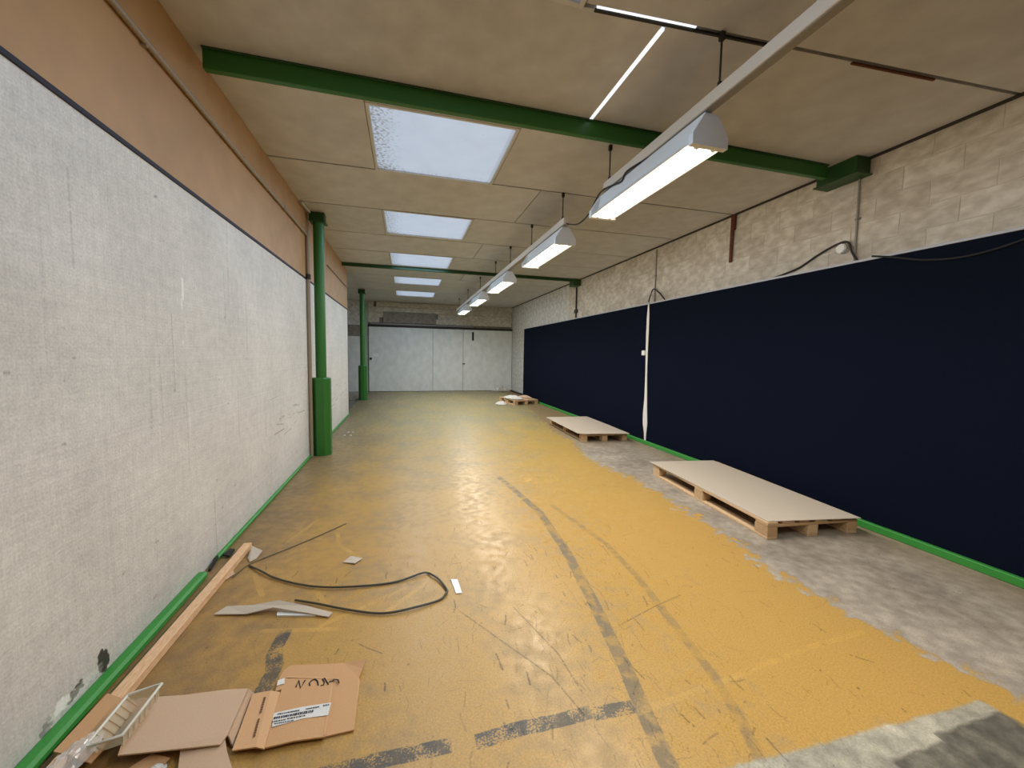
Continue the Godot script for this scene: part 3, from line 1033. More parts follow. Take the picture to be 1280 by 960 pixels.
func ceiling() -> void:
	var o := base("ceiling")
	structure(o)
	# joints between the rows of panels: z at the left wall and at the right wall
	var joints := [[5.1, 5.1], [2.6, 2.6], [0.2, 0.25], [-2.29, -1.93], [-3.28, -3.22], [-4.57, -4.49], [-5.78, -5.68], [-6.98, -6.95], [-8.12, -8.05], [-9.32, -9.3], [-10.55, -10.55], [-11.7, -11.7], [-12.9, -12.9], [-14.12, -14.12], [-15.3, -15.3], [-16.0, -16.0]]
	var sky_rows := {2: [-1.0, -2.14], 4: [-3.42, -4.54], 6: [-5.80, -6.86], 8: [-8.14, -9.24], 10: [-10.60, -11.62], 12: [-12.94, -14.06]}
	var splits := {1: 1.4, 2: 1.35, 3: 1.47, 5: 1.55, 7: 1.33, 9: 1.4, 11: 1.9, 13: 1.4}
	var g := 0.013
	var n := 1
	var xl := XL - 0.005
	var xr := XR + 0.005
	for i in joints.size() - 1:
		var a: Array = joints[i]
		var b: Array = joints[i + 1]
		var cells := []
		if sky_rows.has(i):
			var s: Array = sky_rows[i]
			cells.append([xl, -0.305, null, null])
			cells.append([0.965, 2.32, null, null])
			cells.append([2.335, xr, null, null])
			cells.append([-0.300, 0.960, null, s[0] + 0.035])
			cells.append([-0.300, 0.960, s[1] - 0.035, null])
			skylight(n, s[0], s[1])
			n += 1
		elif splits.has(i):
			var w := 0.016 if i == 3 else 0.005
			cells.append([xl, splits[i] - w, null, null])
			cells.append([splits[i] + w, xr, null, null])
		else:
			cells.append([xl, xr, null, null])
		for q in cells:
			var za0: float = (joint_z(a, q[0]) - g) if q[2] == null else q[2]
			var za1: float = (joint_z(a, q[1]) - g) if q[2] == null else q[2]
			var zb0: float = (joint_z(b, q[0]) + g) if q[3] == null else q[3]
			var zb1: float = (joint_z(b, q[1]) + g) if q[3] == null else q[3]
			if za0 - zb0 < 0.02:
				continue
			var pan := sheet([q[0], za0, q[1], za1, q[1], zb1, q[0], zb0], [CH + 0.03], 0.03)
			put("ceiling_panel", pan, M.ceiling if (i + cells.find(q)) % 3 else M.ceiling_b, o)
	# deck over the panels, left open over the rooflights' panes by their own upstands
	slab("roof_deck", Vector3(XA - 0.2, CH + 0.21, ZB - 0.3), Vector3(XR + 0.3, CH + 0.32, ZF + 0.2), M.roof, o, 0.0)
	slab("ceiling_panel", Vector3(XA - 0.2, CH, ZB - 0.1), Vector3(XL - 0.01, CH + 0.03, ZE + 0.1), M.ceiling, o, 0.0)
	# daylight in the open joints by the nearest beam
	var t := base("trim_2")
	structure(t)
	put("bright_joint", box(Vector3(0.03, 0.02, 0.99), 0.002), M.gap, t, Vector3(1.47, CH + 0.008, -2.66))
	put("bright_joint", box(Vector3(0.62, 0.012, 0.014), 0.002), M.gap, t, Vector3(1.34, CH + 0.004, -2.116), Vector3(0, -0.064, 0))
	put("joint_tray", box(Vector3(1.15, 0.016, 0.018), 0.003), M.darksteel, t, Vector3(1.6, CH + 0.002, -2.122), Vector3(0, -0.064, 0))
	put("joint_tray", box(Vector3(0.7, 0.014, 0.018), 0.003), M.rust, t, Vector3(3.15, CH - 0.004, -2.02), Vector3(0, -0.064, 0))
	put("joint_tray", box(Vector3(2.6, 0.016, 0.03), 0.004), M.frame, t, Vector3(0.75, CH - 0.004, -3.32))
	put("cornice_strip", box(Vector3(0.03, 0.02, 16.0), 0.004), M.darksteel, t, Vector3(XR - 0.012, CH - 0.008, -8.0))


func steelwork() -> void:
	var b := base("steel_beam", Vector3(1.4, CH, -3.10))
	tag(b, "green painted roof beam nearest the camera, crossing in front of the first rooflight", "beam", "green cross beams under the ceiling")
	put("web", box(Vector3(5.3, 0.13, 0.05), 0.004), M.green, b, Vector3(0, -0.065, -0.025))
	put("flange", box(Vector3(5.3, 0.012, 0.07), 0.002), M.greendark, b, Vector3(0, -0.007, -0.02))
	var p := base("beam_pad", Vector3(4.19, CH, -3.06))
	tag(p, "dark green steel pad on the block wall carrying the nearest beam", "bracket")
	put("pad_block", box(Vector3(0.18, 0.16, 0.38), 0.006), M.greendark, p, Vector3(0, -0.08, 0))
	put("pad_plate", box(Vector3(0.2, 0.014, 0.42), 0.003), M.greendark, p, Vector3(-0.005, -0.163, 0))
	var b2 := base("steel_beam", Vector3(1.44, CH, -9.35))
	tag(b2, "slim dark green roof beam far down the room, between third and fourth rooflight", "beam", "green cross beams under the ceiling")
	put("web", box(Vector3(5.56, 0.07, 0.05), 0.004), M.greendark, b2, Vector3(0, -0.035, 0))
	put("flange", box(Vector3(5.56, 0.012, 0.07), 0.002), M.greendark, b2, Vector3(0, -0.007, 0.004))
	var p2 := base("beam_pad", Vector3(4.17, CH, -9.4))
	tag(p2, "small black-green bracket under the far beam at the block wall", "bracket")
	put("pad_block", box(Vector3(0.2, 0.17, 0.26), 0.006), M.greendark, p2, Vector3(0, -0.09, 0))
	column(Vector3(-1.172, 0, -6.2), 1.11, "green column standing against the left wall with a wide octagonal foot")
	column(Vector3(-1.285, 0, -13.1), 1.07, "distant green column standing free in front of the white doors")


func lights() -> void:
	var starts := [[0.55, -0.85], [-2.13, -3.56], [-4.42, -5.82], [-7.0, -8.45], [-9.45, -10.9], [-12.0, -13.4]]
	var labels := ["white twin tube light of the row, overhead and out of frame", "nearest and largest glowing twin tube light, hung below the first beam", "second glowing tube light from the camera, in front of the slim far beam", "third glowing tube light from the camera, just before the slim far beam", "fourth glowing tube light, small, past the slim far beam", "smallest and farthest glowing tube light, close to the back wall"]
	for i in starts.size():
		light_fitting(starts[i][0], starts[i][1], labels[i], 5.1 if i > 0 else 5.6)
	# trunking runs and their hanger rods
	var runs := [[3.5, -3.45, "long white cable trunking over the nearest tube light, running overhead to the camera"], [-4.40, -14.4, "white cable trunking carrying the farther tube lights towards the back wall"]]
	var rods := [[1.6, 0.3, -0.9, -2.08, -3.40], [-4.52, -5.72, -6.95, -8.15, -9.9, -11.9, -13.9]]
	for i in 2:
		var r: Array = runs[i]
		var o := base("cable_trunking", Vector3(1.82, 3.03, 0))
		tag(o, r[2], "trunking", "lighting trunking")
		slab("channel", Vector3(-0.035, 0, r[1]), Vector3(0.035, 0.078, r[0]), M.trunk, o, 0.004)
		slab("lid", Vector3(-0.028, -0.006, r[1]), Vector3(0.028, 0.0, r[0]), M.greypipe, o, 0.002)
		for z in rods[i]:
			var h := put("hanger_rod", tube([Vector3(0, 0.07, z), Vector3(0, 0.40, z)], 0.006, 6), M.darksteel, o)
			put("hanger_clip", box(Vector3(0.03, 0.05, 0.03), 0.004), M.darksteel, h, Vector3(0, 0.375, z))
			put("hanger_nut", box(Vector3(0.022, 0.045, 0.022), 0.004), M.darksteel, h, Vector3(0, 0.10, z))
	var cb := put("cable", tube(smooth([Vector3(1.80, 3.02, -2.75), Vector3(1.775, 3.03, -3.02), Vector3(1.775, 2.985, -3.10), Vector3(1.775, 3.01, -3.25), Vector3(1.77, 3.03, -3.48), Vector3(1.79, 2.93, -3.75), Vector3(1.82, 2.93, -4.05), Vector3(1.83, 3.0, -4.3), Vector3(1.82, 3.05, -4.42)]), 0.008, 6), M.cable)
	tag(cb, "dark cable looping between the two lengths of white trunking", "cable")


func right_wall_things() -> void:
	var names := [["navy felt wall panel nearest the camera, filling the right side", 5.0, -5.94], ["navy felt wall panel farther off, beyond the white cable strip", -5.965, -13.3]]
	for q in names:
		var o := base("wall_panel", Vector3(XP, 0, 0))
		tag(o, q[0], "wall panel", "navy panels on the right wall")
		slab("felt_face", Vector3(0, 0.05, q[2]), Vector3(0.02, 2.40, q[1]), M.navy, o, 0.003)
		slab("backing", Vector3(0.0205, 0.0, q[2]), Vector3(XR - XP - 0.002, 2.40, q[1]), M.shell, o, 0.0)
		slab("ledge", Vector3(-0.008, 2.4005, q[2]), Vector3(XR - XP - 0.002, 2.422, q[1]), M.ledge, o, 0.003)
	var br := base("baseboard_right")
	structure(br)
	slab("kerb_board", Vector3(XP - 0.045, 0, -13.3), Vector3(XP - 0.0005, 0.062, ZF), M.greenlight, br, 0.006)
	# rusty strap under the ceiling
	var pp := base("iron_strap", Vector3(XR - 0.022, 2.80, -4.49))
	tag(pp, "short rusty brown iron strap hanging down the block wall from the ceiling", "strap")
	put("bar", box(Vector3(0.02, 0.62, 0.045), 0.004), M.rust, pp, Vector3(0, 0.31, 0))
	put("lug", box(Vector3(0.03, 0.2, 0.03), 0.004), M.rust, pp, Vector3(0.002, 0.52, 0.035))
	# conduits
	var c1 := base("conduit", Vector3(XR - 0.012, 2.43, -2.94))
	tag(c1, "thin grey vertical conduit below the nearest beam's pad, beside the junction box", "conduit", "thin conduits on the block wall")
	put("tube", tube([Vector3(0, 0, 0.0), Vector3(0, 0.83, -0.012)], 0.009, 8), M.greypipe, c1)
	put("clip", box(Vector3(0.012, 0.02, 0.05), 0.003), M.steel, c1, Vector3(0, 0.45, 0))
	var c2 := base("conduit", Vector3(XR - 0.012, 2.43, -6.17))
	tag(c2, "thin grey vertical conduit above the top of the white cable strip", "conduit", "thin conduits on the block wall")
	put("tube", tube([Vector3(0, 0, 0), Vector3(0, 0.95, 0.0)], 0.011, 8), M.greypipe, c2)
	put("clip", box(Vector3(0.014, 0.02, 0.06), 0.003), M.steel, c2, Vector3(0, 0.5, 0))
	var c3 := base("conduit", Vector3(XR - 0.02, 2.43, -9.5))
	tag(c3, "dark vertical conduit under the far beam's bracket", "conduit", "thin conduits on the block wall")
	put("tube", tube([Vector3(0, 0, 0), Vector3(0, 0.82, 0.0)], 0.02, 8), M.darksteel, c3)
	put("junction_cap", box(Vector3(0.04, 0.09, 0.16), 0.006), M.darksteel, c3, Vector3(0, 0.22, 0))
	# junction box and the sagging cable through it
	var jb := base("junction_box", Vector3(XR - 0.03, 2.56, -3.05))
	tag(jb, "small round white junction box on the block wall above the navy panel", "junction box")
	put("body", tube([Vector3(0.028, 0.06, 0), Vector3(-0.02, 0.06, 0)], 0.048, 16), M.whitecable, jb)
	put("cover", tube([Vector3(-0.02, 0.06, 0), Vector3(-0.03, 0.06, 0)], 0.042, 16), M.white, jb)
	var wc := put("cable", tube(smooth([Vector3(XR - 0.02, 2.45, -3.95), Vector3(XR - 0.02, 2.485, -3.72), Vector3(XR - 0.018, 2.53, -3.50), Vector3(XR - 0.018, 2.62, -3.30), Vector3(XR - 0.03, 2.68, -3.10), Vector3(XR - 0.03, 2.67, -3.0), Vector3(XR - 0.036, 2.55, -2.945), Vector3(XR - 0.03, 2.47, -2.90), Vector3(XR - 0.06, 2.45, -2.85)]), 0.010, 8), M.cable)
	tag(wc, "black cable draped over the white junction box and down to the panel's ledge", "cable")
	var fc := put("cable", tube(smooth([Vector3(XP - 0.008, 2.43, -2.62), Vector3(XP - 0.011, 2.38, -2.45), Vector3(XP - 0.012, 2.315, -2.25), Vector3(XP - 0.012, 2.285, -2.04), Vector3(XP - 0.012, 2.30, -1.85), Vector3(XP - 0.012, 2.35, -1.65), Vector3(XP - 0.012, 2.42, -1.4)]), 0.008, 8), plain(c8(26, 27, 34), 0.8))
	tag(fc, "dark cable sagging across the face of the nearest navy panel", "cable")
	# white cable strip with a small socket
	var cs := base("cable_strip", Vector3(XP - 0.012, 0, -5.95))
	tag(cs, "loose white cable cover strip hanging between the two navy panels", "cable strip")
	var st := begin()
	var prof := [[2.40, 0.0, 0.012], [2.2, 0.0, 0.03], [1.9, 0.0, 0.034], [1.55, 0.005, 0.024], [1.2, 0.015, 0.022], [0.8, 0.03, 0.034], [0.5, 0.03, 0.058], [0.35, 0.04, 0.062], [0.18, 0.055, 0.03], [0.03, 0.06, 0.016]]
	for i in prof.size() - 1:
		var a: Array = prof[i]
		var b: Array = prof[i + 1]
		for k in [[-0.006, Vector3.LEFT], [0.004, Vector3.RIGHT]]:
			quad(st, Vector3(k[0], a[0], a[1] - a[2]), Vector3(k[0], a[0], a[1] + a[2]), Vector3(k[0], b[0], b[1] + b[2]), Vector3(k[0], b[0], b[1] - b[2]), k[1])
		for s in [-1.0, 1.0]:
			quad(st, Vector3(-0.006, a[0], a[1] + s * a[2]), Vector3(0.004, a[0], a[1] + s * a[2]), Vector3(0.004, b[0], b[1] + s * b[2]), Vector3(-0.006, b[0], b[1] + s * b[2]), Vector3(0, 0, s))
	put("cover", st.commit(), M.whitecable, cs)
	put("socket", box(Vector3(0.035, 0.085, 0.085), 0.008), M.white, cs, Vector3(-0.01, 1.57, -0.075))
	var lc := put("cable", tube(smooth([Vector3(XP - 0.01, 2.435, -5.96), Vector3(XP + 0.02, 2.49, -5.99), Vector3(XR - 0.06, 2.60, -6.22), Vector3(XR - 0.042, 2.70, -6.17), Vector3(XR - 0.036, 2.62, -6.02), Vector3(XR - 0.03, 2.48, -5.86)]), 0.011, 8), M.cable)
	tag(lc, "short black cable bowed over the top of the white cable strip", "cable")


func left_wall_things() -> void:
	var c := base("conduit", Vector3(XL + 0.022, 3.09, 0))
	tag(c, "tan conduit running along the tan boarding of the left wall", "conduit")
	put("tube", tube([Vector3(0, 0, 3.0), Vector3(0, 0.003, -2.0), Vector3(0, -0.01, -4.0), Vector3(0, 0.0, -5.3), Vector3(0, -0.005, -6.05)], 0.017, 10), M.pipe, c)
	put("coupling", tube([Vector3(0, -0.002, -5.0), Vector3(0, -0.002, -5.07)], 0.022, 10), M.pipe, c)
	for z in [-2.6, -3.9, -5.9]:
		put("clip", box(Vector3(0.03, 0.05, 0.02), 0.003), M.pipe, c, Vector3(-0.006, -0.003, z))
	var v := base("downpipe", Vector3(XL + 0.027, 0, -6.085))
	tag(v, "pale vertical pipe on the left wall tucked behind the nearest green column", "pipe")
	put("tube", tube([Vector3(0, 0.0, 0), Vector3(0, 3.12, 0)], 0.025, 12), M.pipe, v)
	put("collar", tube([Vector3(0, 2.49, 0), Vector3(0, 2.56, 0)], 0.034, 12), M.darksteel, v)
	put("collar", tube([Vector3(0, 3.07, 0), Vector3(0, 3.13, 0)], 0.034, 12), M.pipe, v)
	var s := put("conduit", tube([Vector3(XL + 0.04, CH - 0.02, -5.75), Vector3(XL + 0.06, CH - 0.03, -6.1)], 0.012, 8), M.frame)
	tag(s, "short pale conduit stub at the ceiling by the head of the nearest column", "conduit")
	var c2 := put("conduit", tube([Vector3(XL + 0.018, 3.0, -7.6), Vector3(XL + 0.018, 3.0, -10.05)], 0.012, 8), M.pipe)
	tag(c2, "thin tan conduit on the tan boarding beyond the nearest column", "conduit")


func pallets() -> void:
	pallet(Vector3(3.43, 0, -3.36), deg_to_rad(-5.0), 0.90, 1.80, "wooden pallet nearest the camera, under the large cardboard sheet")
	var s1 := put("cardboard_sheet", sheet([3.045, -4.36, 3.93, -4.24, 3.86, -3.3, 3.785, -2.39, 3.36, -2.45, 2.915, -2.515, 2.98, -3.4], [0.153, 0.153, 0.152, 0.1515, 0.153, 0.152, 0.153], 0.006), M.board)
	tag(s1, "large flat beige cardboard sheet lying on the nearest pallet", "cardboard", "cardboard sheets on pallets")
	pallet(Vector3(3.455, 0, -7.12), deg_to_rad(-3.0), 0.86, 1.84, "second wooden pallet, farther along the navy wall beside the white strip")
	var s2 := put("cardboard_sheet", sheet([2.965, -8.03, 3.92, -7.99, 3.88, -7.0, 3.815, -6.07, 3.3, -6.14, 2.985, -6.19, 2.90, -6.25, 2.93, -7.1], [0.153, 0.153, 0.152, 0.152, 0.154, 0.152, 0.156, 0.153], 0.006), M.board)
	tag(s2, "flat beige cardboard sheet lying on the second pallet", "cardboard", "cardboard sheets on pallets")
	pallet(Vector3(3.43, 0, -11.85), deg_to_rad(12.0), 0.8, 1.1, "farthest wooden pallet, heaped with crumpled paper")
	var cp := put("crumpled_paper", crumple(0.26, 0.5, 0.17, 5, 2.6, 30), M.paper, self, Vector3(3.24, 0.146, -11.75), Vector3(0, 0.3, 0))
	tag(cp, "crumpled white packing paper heaped on the front of the farthest pallet", "paper")
	var ck := put("crumpled_paper", crumple(0.17, 0.4, 0.12, 6, 2.2, 24), M.kraftdull, self, Vector3(3.70, 0.146, -12.0), Vector3(0, 0.2, 0))
	tag(ck, "crumpled brown packing paper on the wall side of the farthest pallet", "paper")
	var cp2 := put("plastic_film", crumple(0.2, 0.26, 0.16, 8, 2.4, 22), M.paper, self, Vector3(2.80, 0.0, -11.5))
	tag(cp2, "crumpled pale plastic film spilling off the farthest pallet onto the floor", "plastic film")
	var pl := put("plastic_film", crumple(0.42, 0.2, 0.42, 15, 1.2, 14), M.film, self, Vector3(3.75, 0.0, -15.5))
	tag(pl, "clear plastic film bunched at the foot of the white doors in the far corner", "plastic film")
	var pk := put("dark_plank", box(Vector3(0.08, 0.05, 1.6), 0.006), M.darksteel, self, Vector3(4.21, 0.0255, -14.85))
	tag(pk, "dark plank lying along the foot of the white wall in the far right corner", "plank")


func arr(y: float, xz: Array) -> Array:
	var out := []
	for i in range(0, xz.size(), 2):
		out.append(Vector3(xz[i], y, xz[i + 1]))
	return out


func litter() -> void:
	# timber batten along the left kerb
	var t := base("timber_batten", Vector3(-1.170, 0, -2.385), Vector3(0, deg_to_rad(-0.85), 0))
	tag(t, "long planed timber batten lying on the floor along the green kerb", "timber")
	put("batten", box(Vector3(0.056, 0.043, 1.84), 0.003), M.timber, t, Vector3(0, 0.022, 0))

	# flattened box with handwriting and label
	var k := base("flattened_box", Vector3.ZERO)
	tag(k, "flattened brown kraft box with black handwriting and a white address label", "cardboard box")
	put("panel", sheet([-0.396, -1.941, -0.29, -1.925, -0.184, -1.898, -0.196, -1.86, -0.208, -1.817, -0.202, -1.793, -0.200, -1.558, -0.334, -1.556], [0.014, 0.014, 0.034, 0.02, 0.014, 0.012, 0.010, 0.010], 0.006), M.kraft, k)
	put("panel", sheet([-0.522, -1.955, -0.336, -1.918, -0.316, -1.796, -0.302, -1.545, -0.41, -1.552, -0.518, -1.552, -0.527, -1.821, -0.550, -1.816, -0.556, -1.869, -0.547, -1.932], [0.024, 0.024, 0.022, 0.020, 0.024, 0.021, 0.022, 0.021, 0.022, 0.024], 0.006), M.kraft, k)
	put("flap", sheet([-0.637, -1.820, -0.565, -1.81, -0.527, -1.799, -0.513, -1.59, -0.509, -1.542, -0.540, -1.552, -0.622, -1.567], [0.026, 0.034, 0.028, 0.028, 0.027, 0.032, 0.024], 0.005), M.kraftlite, k)
	put("fold", band(arr(0.0242, [-0.524, -1.884, -0.42, -1.855, -0.318, -1.824]), 0.006, 0.0008), M.kraftlite, k)
	put("edge", band(arr(0.0218, [-0.318, -1.80, -0.312, -1.68, -0.305, -1.55]), 0.006, 0.0012), M.kraftlite, k)
	put("tape_patch", sheet([-0.556, -1.872, -0.53, -1.88, -0.522, -1.848, -0.551, -1.842], [0.0252], 0.0008), M.paper, k)
	var lb := put("address_label", sheet([-0.525, -1.697, -0.42, -1.70, -0.305, -1.695, -0.307, -1.635, -0.40, -1.642, -0.509, -1.632], [0.0254, 0.0258, 0.0244, 0.0242, 0.0256, 0.0252], 0.001), M.paper, k)
	lb.set_meta("label", "white printed address label")
	var lines := [[-0.505, -0.43, -1.684, 0.006], [-0.40, -0.35, -1.685, 0.005], [-0.335, -0.315, -1.687, 0.006], [-0.515, -0.44, -1.668, 0.010], [-0.435, -0.375, -1.669, 0.012], [-0.515, -0.47, -1.652, 0.006], [-0.462, -0.40, -1.654, 0.006], [-0.505, -0.44, -1.641, 0.004]]
	for q in lines:
		var x: float = q[0]
		rng.seed = int(absf(q[0] * 1000.0) + absf(q[2] * 7000.0))
		var st := begin()
		while x < q[1]:
			var w := rng.randf_range(0.003, 0.008)
			add_box(st, Vector3(x + w * 0.5, 0.0264, q[2] + (x + 0.42) * 0.03), Vector3(w, 0.0006, q[3]))
			x += w + rng.randf_range(0.001, 0.003)
		put("print_line", st.commit(), M.print, lb)
	var pst := begin()
	for i in 16:
		if i in [7, 8]:
			continue
		var f := i / 15.0
		add_box(pst, Vector3(lerpf(-0.578, -0.560, f), 0.0352 - 0.0022 * absf(f - 0.4), lerpf(-1.775, -1.60, f)), Vector3(0.008, 0.0006, 0.008))
	put("flap_print", pst.commit(), M.brownprint, k)
	var inks := [[-0.4684, -1.8135, -0.4659, -1.8514, -0.4479, -1.8044, -0.4382, -1.8459], [-0.4105, -1.8072, -0.4168, -1.8224, -0.4098, -1.8374, -0.3969, -1.8398, -0.3838, -1.8253, -0.3758, -1.7999], [-0.3650, -1.8347, -0.3534, -1.8108, -0.3539, -1.7971, -0.3659, -1.7960], [-0.3582, -1.8373, -0.3331, -1.7947], [-0.3337, -1.8100, -0.3109, -1.8099]]
	for s in inks:
		put("handwriting", band(arr(0.0246, s), 0.0058, 0.0008), M.ink, k)
	put("handwriting", band(arr(0.0205, [-0.325, -1.814, -0.316, -1.824, -0.297, -1.816, -0.290, -1.796]), 0.0058, 0.0008), M.ink, k)

	# the big dull sheet with hanging side
	var b := base("cardboard_sheet", Vector3.ZERO)
	tag(b, "large dull brown cardboard sheet with a folded down side, left of the flattened box", "cardboard")
	put("panel", sheet([-1.077, -1.880, -1.007, -1.868, -0.90, -1.853, -0.75, -1.842, -0.656, -1.823, -0.654, -1.70, -0.654, -1.612, -0.665, -1.582, -0.995, -1.619], [0.05, 0.052, 0.05, 0.05, 0.052, 0.05, 0.048, 0.044, 0.05], 0.005), M.kraftdull, b)
	var st := begin()
	var u := [Vector3(-0.655, 0.05, -1.823), Vector3(-0.653, 0.047, -1.612), Vector3(-0.634, 0.001, -1.60), Vector3(-0.645, 0.001, -1.85)]
	for dx in [0.0, 0.004]:
		quad(st, u[0] + Vector3(dx, 0, 0), u[1] + Vector3(dx, 0, 0), u[2] + Vector3(dx, 0, 0), u[3] + Vector3(dx, 0, 0), Vector3(1 if dx > 0 else -1, 0.3, 0))
	put("side_panel", st.commit(), M.kraftdull, b)
	put("flap", sheet([-0.805, -1.617, -0.74, -1.622, -0.668, -1.627, -0.635, -1.56, -0.585, -1.48, -0.57, -1.42, -0.75, -1.46], [0.030, 0.036, 0.042, 0.03, 0.02, 0.012, 0.010], 0.005), M.kraftdull, b)

	var c := put("cardboard_piece", sheet([-1.215, -1.940, -1.108, -1.878, -1.03, -1.835, -1.06, -1.60, -1.159, -1.659, -1.225, -1.692], [0.050, 0.051, 0.056, 0.058, 0.052, 0.050], 0.005), M.kraft)
	tag(c, "brown cardboard piece resting on the timber batten beside the kerb", "cardboard")

	# clear plastic tray with ribbed sides
	var tr := base("plastic_tray", Vector3(-1.012, 0.071, -1.725), Vector3(deg_to_rad(6), deg_to_rad(-6), deg_to_rad(16)))
	tag(tr, "clear ribbed plastic tray lying tilted on the cardboard by the kerb", "tray")
	var ts := begin()
	var hx := 0.048
	var hz := 0.095
	var dp := 0.05
	var rib := 14
	for s in [-1.0, 1.0]:
		for i in rib:
			var z0 := lerpf(-hz, hz, float(i) / rib)
			var z1 := lerpf(-hz, hz, float(i + 1) / rib)
			var o0 := 0.006 if i % 2 else 0.0
			quad(ts, Vector3(s * (hx + 0.01 + o0), dp, z0), Vector3(s * (hx + 0.01 + o0), dp, z1), Vector3(s * (hx - 0.012 + o0), 0.0, z1), Vector3(s * (hx - 0.012 + o0), 0, z0), Vector3(s, 0, 0))
			quad(ts, Vector3(s * (hx + 0.01), dp, z1), Vector3(s * (hx + 0.016), dp, z1), Vector3(s * (hx - 0.006), 0, z1), Vector3(s * (hx - 0.012), 0, z1), Vector3(0, 0, 1))
		quad(ts, Vector3(-hx - 0.01, dp, s * hz), Vector3(hx + 0.01, dp, s * hz), Vector3(hx - 0.012, 0, s * (hz - 0.012)), Vector3(-hx + 0.012, 0, s * (hz - 0.012)), Vector3(0, 0, s))
	quad(ts, Vector3(-hx + 0.012, 0, -hz + 0.012), Vector3(hx - 0.012, 0, -hz + 0.012), Vector3(hx - 0.012, 0, hz - 0.012), Vector3(-hx + 0.012, 0, hz - 0.012), Vector3.UP)
	put("tub", ts.commit(), M.tray, tr)
	var rim := [Vector3(-hx - 0.016, dp, -hz - 0.004), Vector3(hx + 0.016, dp, -hz - 0.004), Vector3(hx + 0.016, dp, hz + 0.004), Vector3(-hx - 0.016, dp, hz + 0.004), Vector3(-hx - 0.016, dp, -hz - 0.004)]
	put("rim", tube(rim, 0.006, 6), M.traywhite, tr)
	var pf := put("plastic_film", crumple(0.058, 0.15, 0.10, 21, 1.2, 16), M.film, self, Vector3(-1.125, 0.060, -1.585), Vector3(0.1, -0.25, 0.1))
	tag(pf, "shiny clear plastic wrapping next to the ribbed tray at the bottom left", "plastic film")
	var cr := put("crumpled_paper", crumple(0.035, 0.03, 0.035, 31, 2.0, 10), M.paper, self, Vector3(-0.86, 0.0, -1.575))
	tag(cr, "little crumple of white paper on the floor before the dull cardboard sheet", "paper")
	var cs := put("cardboard_scrap", sheet([-0.95, -1.60, -0.90, -1.63, -0.83, -1.60, -0.86, -1.55, -0.93, -1.53], [0.012, 0.02, 0.016, 0.006, 0.008], 0.004), M.kraft)
	tag(cs, "torn brown cardboard scrap under the crumple of white paper", "cardboard", "torn cardboard scraps")

	# strip of cardboard with a white strip underneath
	var sp := put("cardboard_strip", sheet([-1.047, -2.480, -1.005, -2.534, -0.86, -2.50, -0.719, -2.485, -0.56, -2.41, -0.407, -2.336, -0.421, -2.305, -0.57, -2.365, -0.734, -2.426, -0.872, -2.435], [0.010, 0.016, 0.022, 0.040, 0.03, 0.012, 0.010, 0.022, 0.036, 0.014], 0.005), M.board)
	tag(sp, "long torn grey-brown cardboard strip lying in front of the black strap loop", "cardboard")
	var ws := put("plastic_strip", sheet([-0.711, -2.423, -0.498, -2.361, -0.496, -2.337, -0.705, -2.388], [0.010], 0.008), M.white)
	tag(ws, "white plastic strip tucked under the long cardboard strip", "plastic strip")
	var wc := put("white_card", sheet([0.288, -2.526, 0.332, -2.515, 0.340, -2.360, 0.302, -2.361], [0.006], 0.005), M.white)
	tag(wc, "small white plastic rectangle on the yellow floor beyond the strap loop", "card")
	var bit := put("cardboard_scrap", sheet([-0.434, -2.918, -0.387, -2.986, -0.302, -2.933, -0.348, -2.871], [0.006, 0.012, 0.010, 0.012], 0.004), M.board)
	tag(bit, "small square cardboard scrap alone on the floor behind the strap loop", "cardboard", "torn cardboard scraps")
	var sa := put("cardboard_scrap", sheet([-1.095, -3.120, -1.107, -3.241, -1.022, -3.186, -1.035, -3.104, -1.066, -3.069], [0.012, 0.045, 0.026, 0.010, 0.008], 0.004), M.board)
	tag(sa, "bent pale cardboard scrap at the far end of the timber batten", "cardboard", "torn cardboard scraps")
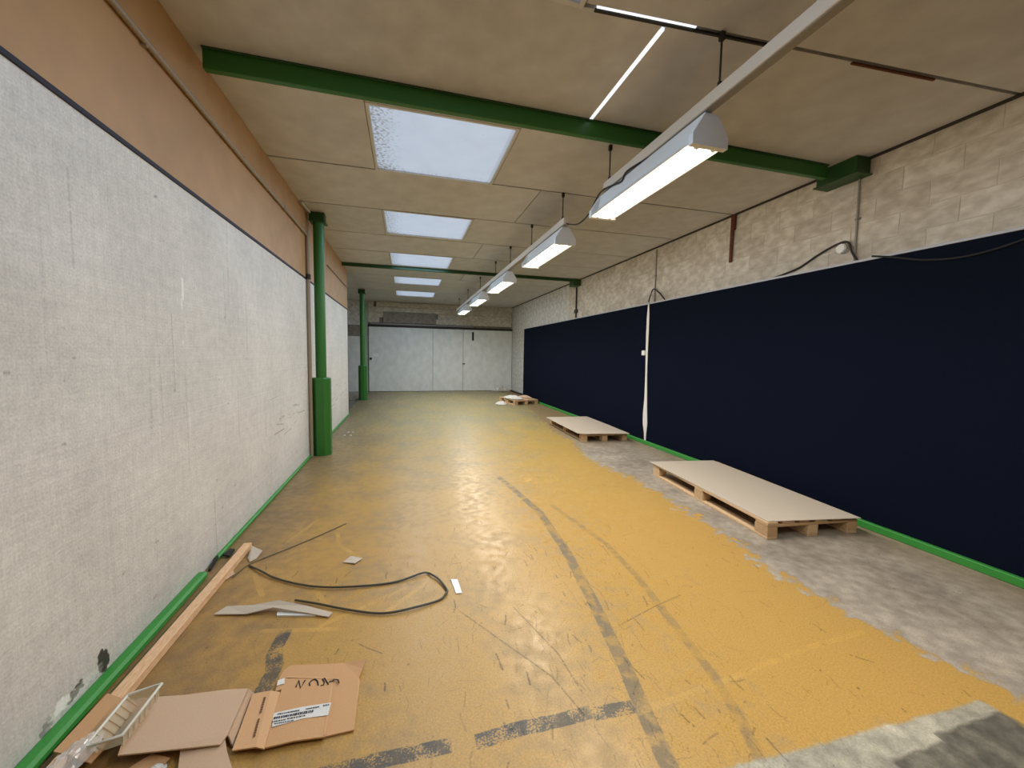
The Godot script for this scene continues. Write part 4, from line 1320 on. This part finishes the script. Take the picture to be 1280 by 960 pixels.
	var sb := put("cardboard_scrap", sheet([-1.150, -2.878, -1.140, -2.976, -1.102, -2.915, -1.130, -2.862], [0.012, 0.018, 0.014, 0.006], 0.004), M.kraftdull)
	tag(sb, "brown cardboard scrap poking out beside the timber batten", "cardboard", "torn cardboard scraps")
	var sc := put("cardboard_scrap", sheet([-1.268, -3.291, -1.222, -3.249, -1.226, -3.167, -1.274, -3.180], [0.02, 0.03, 0.02, 0.03], 0.01), M.dark)
	tag(sc, "dark scrap between kerb and far end of the batten", "cardboard", "torn cardboard scraps")
	# black strapping
	var tail := put("strapping_band", band(smooth(arr(0.004, [-0.50, -3.60, -0.72, -3.36, -0.92, -3.17, -1.05, -3.05, -1.09, -2.95, -1.10, -2.88])), 0.011, 0.002), plain(c8(98, 88, 66), 0.5))
	tag(tail, "thin grey-brown strapping tail running away from the timber batten", "strapping")
	var lp := arr(0.006, [-1.05, -3.015, -0.94, -2.90, -0.82, -2.79, -0.6, -2.65, -0.38, -2.58, -0.09, -2.57, 0.10, -2.625, 0.145, -2.63, 0.165, -2.60, 0.21, -2.53, 0.25, -2.41, 0.24, -2.36, 0.2, -2.32, 0.06, -2.27, -0.12, -2.26, -0.3, -2.33, -0.51, -2.44, -0.64, -2.51])
	for i in lp.size():
		lp[i].y = 0.006 + 0.010 * absf(sin(i * 1.3)) + (0.03 if i == lp.size() - 1 else 0.0)
	lp[0].y = 0.006
	lp[lp.size() - 1].y = 0.012
	var ss := put("strapping_band", tube(smooth(lp), 0.0075, 6, 0.75), M.strap)
	tag(ss, "black strapping band curling in a long open loop on the yellow floor", "strapping")
	# white flecks by the column
	var flecks := [[-1.05, -7.80, "left far one"], [-0.975, -7.50, "right near one"], [-1.08, -7.52, "left near one"], [-0.97, -7.78, "right far one"]]
	for q in flecks:
		var fl := put("paper_fleck", sheet([q[0], q[1], q[0] + 0.03, q[1] - 0.03, q[0] + 0.045, q[1] + 0.02], [0.006, 0.012, 0.005], 0.003), M.paper)
		tag(fl, "tiny white paper fleck, %s of four just past the nearest green column" % q[2], "paper", "white flecks past the column")
